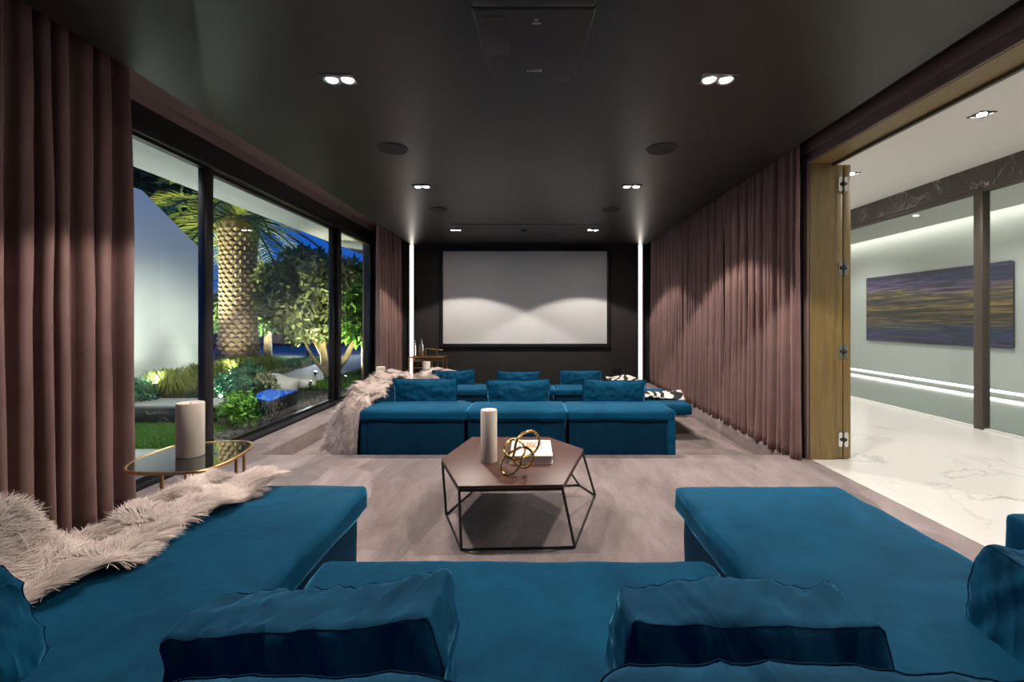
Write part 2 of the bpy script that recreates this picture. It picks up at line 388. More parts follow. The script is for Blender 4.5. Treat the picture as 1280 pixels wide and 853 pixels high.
# ------------------------------------------------------------------ structure: hall on the right
GX, PX, HC = 5.77, 8.6, 3.37
struct('floor_hall', MB().box(RX+.02, GX, -3, 16, -.3, 0), M['marble'], 'white veined marble floor of the hall')
struct('floor_lounge', MB().box(GX, PX+.2, -3, 16, -.3, 0), M['gray_floor'], 'polished grey floor behind the glass wall')
struct('ceiling_hall', MB().box(3.03, GX, -3, 16, HC, HC+.2), M['white'], 'white ceiling of the hall')
struct('ceiling_lounge', MB().box(GX, PX-.25, -3, 16, HC, HC+.2), M['white'], 'white ceiling behind the glass wall')
struct('ceiling_cove', MB().box(PX-.25, PX+.2, -3, 16, HC+.18, HC+.3), M['white'])
struct('wall_lounge', MB().box(PX, PX+.2, -3, 16, 0.10, HC+.3), M['white_wall'], 'pale wall behind the glass carrying the painting')
struct('wall_lounge_foot', MB().box(PX-.0, PX+.2, -3, 16, 0, .055), M['white_wall'])
struct('wall_hall_end', MB().box(3.0, PX+.2, 16, 16.2, -.3, 3.6), M['white_wall'], 'far end wall of the hall')
struct('wall_hall_near', MB().box(RX, PX+.2, -3.2, -3, -.3, 3.6), M['white_wall'], 'near end wall of the hall')
struct('wall_hall_side', MB().box(3.03, 3.10, 6.0, 16, 0, HC), M['white_wall'], 'white wall of the hall beyond the folded door')
t = thing('cove_light', 'bright light line in the ceiling cove above the painting', 'light', (PX-.2, 6, HC+.1))
obj('diffuser', MB().box(PX-.24, PX-.16, -2.5, 15.5, HC+.04, HC+.07), M['hall_led'], t)
t = thing('floor_light_strip', 'bright light line at the foot of the painting wall', 'light', (PX, 6, .02))
obj('diffuser', MB().box(PX+.005, PX+.05, -2.5, 15.5, .06, .095), M['hall_led'], t)
wall = thing('glass_partition', 'floor to ceiling glass wall with bronze frames along the marble hall', 'partition', (GX, 6, 0))
ms = [-3, -.05, 2.9, 5.85, 8.8, 11.75, 14.7]
for i, y in enumerate(ms[1:]): obj('mullion', MB().box(GX-.05, GX+.05, y-.06, y+.06, 0, 3.08), M['bronze'], wall, bevel=.004)
obj('head_rail', MB().box(GX-.045, GX+.045, -3, 16, 3.03, 3.08), M['bronze'], wall)
obj('floor_channel', MB().box(GX-.03, GX+.03, -3, 16, 0, .02), M['white'], wall)
for i in range(len(ms)-1): obj('pane', MB().box(GX-.006, GX+.006, ms[i]+.06, ms[i+1]-.06, .02, 3.03), M['hall_glass'], wall)
band = bpy.data.objects.new('trim_marble_band', None); C.objects.link(band); band.location = (GX, 6, 3.08)
tag(band, 'dark brown veined marble band above the glass wall', 'trim', None, 'structure')
y = -2.56
while y < 16:
    obj('marble_panel', MB().box(GX-.07, GX+.07, y+.003, y+1.357, 3.08, HC), M['dark_marble'], band, bevel=.003, bseg=1); y += 1.36
# painting
p = thing('painting', 'wide abstract painting of blue violet and gold streaks on pale wall', 'painting', (PX-.05, 9.9, .88))
obj('canvas', MB().box(PX-.06, PX-.055, 8.1, 11.65, .88, 2.46), M['art'], p)
obj('stretcher', MB().box(PX-.055, PX-.002, 8.12, 11.63, .9, 2.44), M['black'], p)
def hall_light(x, y, lab, grp=None):
    t = thing('recessed_downlight', lab, 'light', (x, y, HC), grp)
    s = .075
    fr = MB()
    for (a0,a1,b0,b1) in ((-s,s,-s,-s+.012),(-s,s,s-.012,s),(-s,-s+.012,-s,s),(s-.012,s,-s,s)): fr.box(x+a0,x+a1,y+b0,y+b1,HC-.008,HC)
    obj('trim_frame', fr, M['black'], t)
    obj('reflector', MB().box(x-s+.012, x+s-.012, y-s+.012, y+s-.012, HC-.004, HC-.001), M['chrome'], t)
    obj('lamp', MB().cyl(x, y, HC-.012, HC-.004, .035), M['lamp'], t)
    spot('hall_spot', (x, y, HC-.02), (x, y, 0), HALL_W, 150, .5, (1,.965,.92), .04, t)
for k, y in enumerate((-.6, 1.9, 4.37, 6.15, 8.6, 11.2, 13.8)):
    hall_light(4.31, y, 'square recessed downlight in the white hall ceiling', 'hall ceiling downlights')
for k, y in enumerate((3.5, 7.55, 11.5)):
    hall_light(6.9, y, 'square recessed downlight in the ceiling behind the glass wall', 'downlights behind the glass wall')

# folding door: two leaves stacked against the jamb, with hinges
door = bpy.data.objects.new('door_1', None); C.objects.link(door); door.location = (3.12, 4.6, 0)
tag(door, 'golden oak folding door folded into a stack at the jamb', 'door', None, 'structure')
for x0, x1 in ((3.035, 3.112), (3.122, 3.195)):
    obj('door_leaf', MB().box(x0, x1, 4.57, 5.45, .012, 2.955), M['oak'], door, bevel=.003)
def capsule(mb, x, y, z, r, h, n=10):
    pts = [(x + r*math.cos(a), z + h + r*math.sin(a)) for a in np.linspace(0, math.pi, n)] + [(x + r*math.cos(a), z - h + r*math.sin(a)) for a in np.linspace(math.pi, 2*math.pi, n)]
    N = len(pts); mb.add([(q[0], y, q[1]) for q in pts] + [(q[0], y-.006, q[1]) for q in pts], [tuple(range(N)), tuple(range(N,2*N))[::-1]] + [(i,(i+1)%N,N+(i+1)%N,N+i) for i in range(N)])
for z in (2.76, 1.92, 1.08, .20):
    hb = MB()
    for x in (3.088, 3.146): capsule(hb, x, 4.568, z, .019, .055)
    hg = obj('hinge', hb, M['chrome'], door)
    obj('hinge_knuckle', MB().tube([(3.09,4.562,z),(3.144,4.562,z)], .016, 8).tube([(3.117,4.556,z-.022),(3.117,4.556,z+.022)], .012, 8), M['black'], hg)

# ------------------------------------------------------------------ ceiling fixtures
def twin(x0, x1, y, lab, power):
    xc = (x0+x1)/2; half = abs(x1-x0)/2
    t = thing('twin_downlight', lab, 'light', (xc, y, CEIL), 'twin ceiling downlights')
    obj('plate', MB().box(xc-half-.065, xc+half+.065, y-.07, y+.07, CEIL-.006, CEIL-.0005), M['black'], t, bevel=.002)
    for x in (x0, x1):
        obj('ring', MB().lathe(x, y, [(.038,CEIL-.007),(.05,CEIL-.016),(.056,CEIL-.016),(.058,CEIL-.007)], 20), M['chrome'], t, smooth=True)
        obj('lamp', MB().lathe(x, y, [(0.0,CEIL-.013),(.036,CEIL-.010),(.036,CEIL-.006)], 20), M['lamp'], t)
        spot('lamp_spot', (x, y, CEIL-.03), (x, y, 0), power, 112, .12, WARM, .018, t)
for (xa, xb, y, lab) in ((-1.395,-1.285,3.18,'twin downlight over the coffee table on the window side'), (1.235,1.35,3.18,'twin downlight over the coffee table on the hall side'),
        (-1.43,-1.33,5.73,'twin downlight over the middle sofa on the window side'), (1.19,1.31,5.73,'twin downlight over the middle sofa on the hall side'),
        (-1.47,-1.37,8.5,'twin downlight before the screen on the window side'), (1.08,1.19,8.5,'twin downlight before the screen on the hall side')):
    twin(xa, xb, y, lab, SPOT_W)
for (px, py, r, lab) in ((491,186,.145,'round ceiling speaker over the steps on the window side'), (827,186,.145,'round ceiling speaker over the steps on the hall side'),
        (548,262,.14,'round ceiling speaker near the screen on the window side'), (764,262,.14,'round ceiling speaker near the screen on the hall side')):
    Y = F*(CEIL-H)/(CY-py); x = (px-CX)/F*Y
    t = thing('ceiling_speaker', lab, 'speaker', (x, Y, CEIL), 'ceiling speakers')
    obj('rim', MB().lathe(x, Y, [(r-.012,CEIL-.002),(r-.01,CEIL-.012),(r,CEIL-.010),(r+.004,CEIL-.001)], 40), M['black'], t, smooth=True)
    obj('grille', MB().cyl(x, Y, CEIL-.008, CEIL-.001, r-.012, 40), M['grille'], t)
t = tag(obj('ceiling_slot', MB().box(-1.42, 1.2, 8.01, 8.09, CEIL-.006, CEIL-.0005), M['black']), 'thin black slot across the ceiling before the screen', 'slot')
t = thing('smoke_detector', 'small round detector on the ceiling before the screen', 'detector', (-.15, 8.55, CEIL))
obj('body', MB().lathe(-.15, 8.55, [(0,CEIL-.02),(.04,CEIL-.018),(.05,CEIL-.001)], 20), M['grille'], t, smooth=True)
# projector
PZ = 2.80; PY0, PY1 = 2.05, 2.72
pr = thing('projector', 'charcoal projector hung upside down under the dark ceiling', 'projector', (.02, 2.4, CEIL))
def proj_outline(k=0.0):
    pts = []
    cx = .008
    for i in range(13):                       # curved front facing the screen
        a = -1 + 2*i/12; pts.append((cx + .245*a*(1-k), PY1 - .055*a*a - .02*max(0,abs(a)-.8)*10*abs(a) - k*.1))
    return [(cx+.285*(1-k), PY0+k*.1)] + [(cx+.268*(1-k), PY0+.35)] + pts[::-1] + [(cx-.268*(1-k), PY0+.35)] + [(cx-.285*(1-k), PY0+k*.1)]
obj('body', MB().prism(proj_outline(), PZ, CEIL-.07), M['proj'], pr, bevel=.018, bseg=3)
obj('rear_vent', MB().box(-.27, .285, PY0-.09, PY0+.0, PZ-.0, CEIL-.09), M['black'], pr, bevel=.015)
obj('ceiling_mount', MB().box(-.1, .12, 2.25, 2.5, CEIL-.075, CEIL-.001), M['black'], pr, bevel=.005)
obj('access_panel', MB().box(-.235, -.118, PY0+.05, PY0+.36, PZ-.0025, PZ+.004), M['proj'], pr, bevel=.002)
obj('lens_barrel', MB().tube([(.01, PY1-.03, 2.9),(.01, PY1+.03, 2.9)], .075, 24), M['black'], pr)
for px, py in ((.0,0),(-.105,-.02),(.235,-.07),(-.24,-.085)):
    obj('screw', MB().cyl(px, PY1-.022+py, PZ-.004, PZ+.001, .006, 10), M['chrome'], pr)
def text(body, size, mat, mtx, parent, ext=.001):
    cu = bpy.data.curves.new('lettering', 'FONT'); cu.body = body; cu.size = size; cu.extrude = ext; cu.align_x = 'CENTER'; cu.align_y = 'CENTER'
    o = bpy.data.objects.new('lettering', cu); C.objects.link(o)
    dg = bpy.context.evaluated_depsgraph_get(); me = bpy.data.meshes.new_from_object(o.evaluated_get(dg)); me.name = 'lettering'
    bpy.data.objects.remove(o); bpy.data.curves.remove(cu)
    me.materials.clear(); me.materials.append(mat)
    o = bpy.data.objects.new('lettering', me); C.objects.link(o); o.parent = parent
    L = parent_loc(parent); o.matrix_local = Matrix.Translation(-L) @ mtx; return o
flip = Matrix.Rotation(math.pi, 4, 'Y')                  # faces downwards, read from the screen side
text('SONY', .034, M['text'], Matrix.Translation((.01, PY1-.16, PZ-.001)) @ flip, pr)
text('4K', .02, M['text'], Matrix.Translation((.02, PY0+.075, PZ-.001)) @ flip, pr)
text('HDR', .02, M['text'], Matrix.Translation((.02, PY0+.1, PZ-.001)) @ flip, pr)

# ------------------------------------------------------------------ screen
sy = BACKY-.05
s0, s1 = at(554,429.8,sy), at(758.5,314.5,sy)
t = thing('projection_screen', 'large white projection screen in a black frame on dark wall', 'screen', ((s0.x+s1.x)/2, sy, s0.z))
fw = .075
fb = MB()
fb.box(s0.x-fw, s1.x+fw, sy-.03, BACKY, s1.z, s1.z+fw); obj('frame_rail', fb, M['frame'], t, bevel=.006)
obj('frame_rail', MB().box(s0.x-fw, s1.x+fw, sy-.03, BACKY, s0.z-fw, s0.z), M['frame'], t, bevel=.006)
obj('frame_stile', MB().box(s0.x-fw, s0.x, sy-.03, BACKY, s0.z, s1.z), M['frame'], t, bevel=.006)
obj('frame_stile', MB().box(s1.x, s1.x+fw, sy-.03, BACKY, s0.z, s1.z), M['frame'], t, bevel=.006)
obj('screen_surface', MB().box(s0.x, s1.x, sy-.005, sy+.02, s0.z, s1.z), M['screen'], t)
q = at(771, 463, BACKY)
t = thing('wall_plate', 'small black wall plate low beside the screen', 'wall plate', (q.x, BACKY, q.z))
obj('plate', MB().box(q.x-.11, q.x+.11, BACKY-.008, BACKY, q.z-.06, q.z+.06), M['frame'], t, bevel=.003)

# ------------------------------------------------------------------ curtains
def curtain(name, label, X0, y0, y1, z0, z1, folds, amp, seed, rows=26, per=14, flare=.25, side=1):
    rnd = random.Random(seed)
    n = folds*per
    ws = np.array([rnd.uniform(.55, 1.5) for _ in range(folds)]); ws = np.cumsum(ws)/ws.sum()
    st = np.concatenate([[0], ws])
    am = np.array([rnd.uniform(.55, 1.1) for _ in range(folds+1)])
    ph = [rnd.uniform(-1,1) for _ in range(folds+1)]
    P = np.zeros((rows+1, n+1, 3))
    for i in range(rows+1):
        v = i/rows                                   # 0 at the top
        z = z1 + (z0-z1)*v
        for j in range(n+1):
            u = j/per; k = min(int(u), folds-1); fr = u-k
            yy = st[k] + (st[k+1]-st[k])*fr
            a = am[k]*(1-fr) + am[k+1]*fr
            wob = .25*fbm(k*1.7+seed, v*1.6, seed*.3)*(1-abs(2*fr-1))
            c = math.cos(2*math.pi*fr)
            c = math.copysign(abs(c)**.75, c)
            x = X0 - side*a*amp*(.55+.45*v**.6)*c + .018*fbm(u*.9, v*2.2, seed)
            y = y0 + (y1-y0)*yy + .035*math.sin(2*math.pi*2*fr)*(y1-y0)/folds*2 + wob*(y1-y0)/folds*.6*v
            y += (yy-.5)*flare*max(0,(v-.6))*.25
            zz = z + (.012*math.sin(u*2.3+seed) if i == rows else 0)
            P[i,j] = (x, y, zz)
    o = obj(name, MB().grid(P), M['curtain'], None, smooth=True)
    m = o.modifiers.new('t','SOLIDIFY'); m.thickness = .006
    return tag(o, label, 'curtain')
curtain('curtain', 'mauve velvet curtain gathered beside the side table with one candle', -2.965, 1.75, 3.30, .015, 3.31, 13, .085, 3, rows=34, per=16, side=-1)
curtain('curtain', 'mauve velvet curtain gathered between window end and screen wall', -2.93, 8.62, 10.08, .015, 3.31, 12, .07, 5, side=-1)
curtain('curtain', 'mauve velvet curtain panel drawn up to the oak opening', 2.655, 4.52, 6.17, .0, 3.31, 15, .062, 8, rows=30)
curtain('curtain', 'long mauve velvet curtain panel reaching to the screen wall', 2.66, 6.26, 10.1, .0, 3.31, 30, .055, 9)

# ------------------------------------------------------------------ soft furniture
def softbox(x0, x1, y0, y1, z0, z1, r=.035, puff=.012, n=14, seed=0, wr=.002, step=.07):
    """upholstered block with rounded edges, slightly crowned faces and faint wrinkles"""
    dims = (x1-x0, y1-y0, z1-z0); cen = ((x0+x1)/2, (y0+y1)/2, (z0+z1)/2)
    def ax(d):
        k = max(4, min(n*2, int(d/step)+3)); t = np.linspace(-1, 1, k)
        e = r/(d/2)
        return np.unique(np.concatenate([t[np.abs(t) < 1-1.2*e], [-1, -1+e*.3, -1+e, 1-e, 1-e*.3, 1]]))
    A = [ax(d) for d in dims]; vid = {}; V = []; Fc = []
    def vert(i,j,k):
        key = (i,j,k)
        if key in vid: return vid[key]
        u = [A[0][i], A[1][j], A[2][k]]
        p = [u[a]*dims[a]/2 for a in range(3)]
        q = [max(-dims[a]/2+r, min(dims[a]/2-r, p[a])) for a in range(3)]
        d = Vector([p[a]-q[a] for a in range(3)]); L = d.length
        if L > 1e-9: d = d/L*min(r, L) if L > r else d
        res = [q[a]+d[a] for a in range(3)]
        for a in range(3):
            o1, o2 = (a+1)%3, (a+2)%3
            if abs(u[a]) > .999:
                res[a] += math.copysign(puff*(1-u[o1]**4)*(1-u[o2]**4), u[a])
        nz = fbm(res[0]*5+seed*9, res[1]*5, res[2]*9+seed, 3)*wr*3
        nn = Vector([u[a]**7 for a in range(3)])
        if nn.length > 0: nn.normalize()
        vid[key] = len(V); V.append(tuple(cen[a]+res[a]+nn[a]*nz for a in range(3))); return vid[key]
    N = [len(a) for a in A]
    for (a, bx, cx_) in ((0,1,2),(1,2,0),(2,0,1)):
        for side in (0, N[a]-1):
            for i in range(N[bx]-1):
                for j in range(N[cx_]-1):
                    f = []
                    for di, dj in ((0,0),(1,0),(1,1),(0,1)):
                        idx = [0,0,0]; idx[a] = side; idx[bx] = i+di; idx[cx_] = j+dj; f.append(vert(*idx))
                    Fc.append(tuple(f))
    mb = MB(); mb.v = V; mb.f = Fc; return mb

def box_pillow(name, label, wd, ht, th, loc, rot, seed, group=None, round_=.02, puff=.032, wr=.02, sag=.02):
    """boxed velvet cushion: width along X, height along Z, thickness along Y"""
    def deform(p):
        u, v_, t_ = p[0]/(wd/2), p[2]/(ht/2), p[1]/(th/2)
        u, v_, t_ = (max(-1, min(1, q)) for q in (u, v_, t_))
        q = Vector(p)
        q.y += t_*puff*max(0,1-u**4)*max(0,1-v_**4)
        q.z += v_*abs(v_)**3*(sag*math.cos(u*1.57) + .014*abs(u)**6) + .010*noise.noise(Vector((u*2.2+seed, t_, seed*1.3)))*v_*v_
        q.x += u*abs(u)**4*.022*max(0,1-v_*v_) + .012*noise.noise(Vector((v_*2+seed*2, t_*1.2, 4.4)))*u*u
        w1 = noise.noise(Vector((q.x*9 + q.z*7 + seed*3.1, q.y*4 + seed, seed*.7)))
        w2 = noise.noise(Vector((q.x*21 - q.y*15 + q.z*10 + seed, q.y*6, q.z*5)))
        w3 = fbm(q.x*4+seed, q.y*4, q.z*4, 2)
        d = wr*(1.3*(.42-abs(w1)**.6) + .7*(.42-abs(w2)**.6) + .7*w3)
        nn = Vector((u*abs(u)**8, t_*abs(t_)**6, v_*abs(v_)**8)); nn = nn.normalized() if nn.length > 1e-4 else Vector((0,0,0))
        return tuple(q + nn*d)
    mb = softbox(-wd/2, wd/2, -th/2, th/2, -ht/2, ht/2, round_, 0, 44, seed, 0, step=.016)
    mb.v = [deform(p) for p in mb.v]
    root = thing(name, label, 'pillow', loc, group); root.rotation_euler = rot
    obj('cover', mb, M['velvet_pillow'], root, smooth=True, local=True)
    k_ = round_*.26
    for sy_ in (-1, 1):                                # seams along the two boxed borders
        yy = sy_*(th/2-k_); a, c_ = wd/2-k_, ht/2-k_; pts = []
        rc = round_*.8
        for k, (cx_, cz_) in enumerate(((a-rc,c_-rc),(a-rc,-c_+rc),(-a+rc,-c_+rc),(-a+rc,c_-rc))):
            for m_ in range(5):
                an = math.pi/2 - k*math.pi/2 - m_*math.pi/8
                pts.append((cx_+rc*math.cos(an), yy, cz_+rc*math.sin(an)))
            nx_, nz_ = ((a-rc,c_-rc),(a-rc,-c_+rc),(-a+rc,-c_+rc),(-a+rc,c_-rc))[(k+1)%4]
            an = -k*math.pi/2
            A_ = Vector((cx_+rc*math.cos(an), yy, cz_+rc*math.sin(an))); B_ = Vector((nx_+rc*math.cos(an), yy, nz_+rc*math.sin(an)))
            pts += [tuple(A_.lerp(B_, f/36)) for f in range(1,36)]
        pts = [deform(p) for p in pts]
        obj('seam', MB().tube(pts, .0016, 6, True), M['piping'], root, smooth=True, local=True)
    return root
def knife_pillow(name, label, wd, ht, th, loc, rot, seed, group=None):
    n = 34; P = []
    mb = MB()
    for sgn in (1, -1):
        G = np.zeros((n+1, n+1, 3))
        for i in range(n+1):
            for j in range(n+1):
                u, v_ = -1+2*i/n, -1+2*j/n
                x = u*wd/2*(1-.035*(1-v_*v_)); z = v_*ht/2*(1-.07*(1-u*u))
                e = max(0, (1-abs(u)**2.6)*(1-abs(v_)**2.4))
                y = sgn*th/2*e**.5
                rim = max(abs(u), abs(v_))**4
                y += e**.5*.024*fbm(u*3+seed*3, v_*3, sgn*2+seed) + .010*rim*e**.3*math.sin((u*9 if abs(v_) > abs(u) else v_*7)*2.1+seed)
                z += .008*fbm(u*2+seed, v_, 3.3)
                G[i,j] = (x, y, z)
        mb.grid(G)
    root = thing(name, label, 'pillow', loc, group); root.rotation_euler = rot
    me = obj('cover', mb, M['velvet_pillow'], root, smooth=True, local=True)
    bm = bmesh.new(); bm.from_mesh(me.data); bmesh.ops.remove_doubles(bm, verts=bm.verts, dist=1e-4); bmesh.ops.recalc_face_normals(bm, faces=bm.faces); bm.to_mesh(me.data); bm.free()
    pts = []
    for k in range(96):
        s = k/96*4; e = int(s); f = (s-e)*2-1
        u, v_ = [(f, 1), (1, -f), (-f, -1), (-1, f)][e]
        pts.append((u*wd/2*(1-.035*(1-v_*v_)), 0, v_*ht/2*(1-.07*(1-u*u)) + .008*fbm(u*2+seed, v_, 3.3)))
    obj('seam', MB().tube(pts, .006, 6, True), M['velvet_shaded'], root, smooth=True, local=True)
    return root

V, VD = M['velvet'], M['velvet_shaded']
SEAT, CH = .353, .47
# rear sofa (U shape: centre seat and two chaises)
s = thing('sectional_sofa', 'U shaped blue velvet sofa with two chaises facing the hexagonal coffee table', 'sofa', (0, 1.2, 0))
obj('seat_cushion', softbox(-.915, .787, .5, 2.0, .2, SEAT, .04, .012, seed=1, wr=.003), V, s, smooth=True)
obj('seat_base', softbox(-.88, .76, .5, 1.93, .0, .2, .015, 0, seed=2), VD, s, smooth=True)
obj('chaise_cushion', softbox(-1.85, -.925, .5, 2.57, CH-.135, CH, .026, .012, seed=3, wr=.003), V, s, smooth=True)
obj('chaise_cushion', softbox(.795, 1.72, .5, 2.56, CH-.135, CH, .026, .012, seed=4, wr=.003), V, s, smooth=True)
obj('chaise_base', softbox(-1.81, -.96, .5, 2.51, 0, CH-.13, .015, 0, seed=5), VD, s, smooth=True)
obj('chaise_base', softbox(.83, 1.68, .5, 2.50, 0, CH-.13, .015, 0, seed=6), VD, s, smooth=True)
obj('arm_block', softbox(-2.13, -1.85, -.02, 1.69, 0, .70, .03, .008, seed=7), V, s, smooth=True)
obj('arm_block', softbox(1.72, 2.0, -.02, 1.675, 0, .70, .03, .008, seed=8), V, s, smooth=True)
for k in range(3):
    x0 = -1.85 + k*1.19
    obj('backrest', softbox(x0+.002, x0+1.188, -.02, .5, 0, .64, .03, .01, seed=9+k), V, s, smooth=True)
# pillows on the rear sofa
box_pillow('pillow', 'boxed blue pillow standing on the centre seat of the rear sofa, window side', .59, .36, .20, (-.515, 1.10, SEAT+.175), (-.05, -.03, .05), 1, sag=0)
box_pillow('pillow', 'boxed blue pillow standing on the centre seat of the rear sofa, hall side', .565, .36, .19, (.495, 1.10, SEAT+.185), (-.04, .005, -.03), 2, sag=0)
box_pillow('pillow', 'boxed blue pillow leaning on the arm beside the cream fur throw', .52, .30, .22, (-1.43, .95, CH+.12), (-.25, 0, math.pi/2+.12), 3, sag=.0, puff=.006)
box_pillow('pillow', 'boxed blue pillow leaning on the arm next to the marble hall', .58, .27, .24, (1.44, 1.08, CH+.085), (.20, 0, math.pi/2-.10), 4, sag=.0, puff=.0)
box_pillow('pillow', 'plump blue back pillow against the rear sofa backrest, window side', .70, .46, .19, (-.375, .72, SEAT+.193), (.12, 0, .02), 5, round_=.05, sag=.028, wr=.008)
box_pillow('pillow', 'plump blue back pillow against the rear sofa backrest, hall side', .80, .48, .20, (.505, .71, SEAT+.207), (.12, .02, -.03), 6, round_=.05, sag=.022, wr=.009)

def pit_sofa(z, yb, lab, arm_l=True):
    s = thing('sectional_sofa', lab, 'sofa', (0, yb+.8, z))
    X0, X1 = -1.81, 1.505
    for k, (a, c_) in enumerate(((X0, -.695), (-.695, .37), (.37, X1))):
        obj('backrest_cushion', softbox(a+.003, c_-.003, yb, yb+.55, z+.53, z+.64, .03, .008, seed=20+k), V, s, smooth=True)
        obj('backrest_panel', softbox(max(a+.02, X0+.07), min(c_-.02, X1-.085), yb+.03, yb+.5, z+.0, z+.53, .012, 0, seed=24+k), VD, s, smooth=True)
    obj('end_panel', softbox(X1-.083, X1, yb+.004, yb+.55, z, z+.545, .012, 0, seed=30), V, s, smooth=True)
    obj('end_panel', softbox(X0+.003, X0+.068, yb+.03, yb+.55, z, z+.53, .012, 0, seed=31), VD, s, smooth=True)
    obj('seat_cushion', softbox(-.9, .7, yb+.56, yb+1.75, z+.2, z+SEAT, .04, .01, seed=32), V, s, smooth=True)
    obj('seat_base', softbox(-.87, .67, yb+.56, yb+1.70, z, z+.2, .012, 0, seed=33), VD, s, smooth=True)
    return s
s2 = pit_sofa(PIT1, 4.765, 'blue velvet sofa in the sunken floor, its back towards the coffee table')
z = PIT1
obj('chaise_cushion', softbox(1.15, 2.12, 6.0, 7.44, z+CH-.14, z+CH, .035, .008, seed=34), V, s2, smooth=True)
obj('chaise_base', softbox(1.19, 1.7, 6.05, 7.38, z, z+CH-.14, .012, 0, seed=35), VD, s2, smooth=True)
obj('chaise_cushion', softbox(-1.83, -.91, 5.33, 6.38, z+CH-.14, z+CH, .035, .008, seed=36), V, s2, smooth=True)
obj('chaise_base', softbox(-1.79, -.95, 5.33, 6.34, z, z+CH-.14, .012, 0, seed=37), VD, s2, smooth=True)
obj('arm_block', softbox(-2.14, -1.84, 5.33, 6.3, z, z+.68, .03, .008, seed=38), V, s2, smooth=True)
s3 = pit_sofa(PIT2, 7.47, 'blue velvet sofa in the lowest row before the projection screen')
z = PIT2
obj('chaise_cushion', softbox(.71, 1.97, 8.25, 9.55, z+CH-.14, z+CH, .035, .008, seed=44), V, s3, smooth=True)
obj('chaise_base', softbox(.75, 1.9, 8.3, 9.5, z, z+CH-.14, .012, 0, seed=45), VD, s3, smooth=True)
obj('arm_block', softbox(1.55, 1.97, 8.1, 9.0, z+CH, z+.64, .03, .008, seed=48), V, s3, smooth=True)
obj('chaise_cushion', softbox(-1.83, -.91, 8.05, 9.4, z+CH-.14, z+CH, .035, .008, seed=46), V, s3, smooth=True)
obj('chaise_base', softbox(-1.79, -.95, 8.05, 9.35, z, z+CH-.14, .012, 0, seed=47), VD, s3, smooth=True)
obj('arm_block', softbox(-2.14, -1.84, 7.9, 9.0, z, z+.68, .03, .008, seed=49), V, s3, smooth=True)
where = ['nearest the window', 'in the middle of three', 'nearest the long curtain']
for k, px in enumerate((532, 648, 767)):
    Y = 5.46; x = (px-CX)/F*Y
    knife_pillow('pillow', 'blue velvet pillow on the middle row sofa, ' + where[k], .765, .52, .19, (x, Y, .43 if k else .445), (.10, (.01,-.01,.02)[k], (.02,-.02,.03)[k]), 11+k)
for k, (px, dz) in enumerate(((567.5,.02), (648,0), (725.5,.02))):
    Y = 8.15; x = (px-CX)/F*Y
    knife_pillow('pillow', 'blue velvet pillow on the front row sofa, ' + where[k], .755, .52, .18, (x, Y, .225+dz), (.10, (-.02,.01,-.01)[k], 0), 21+k)

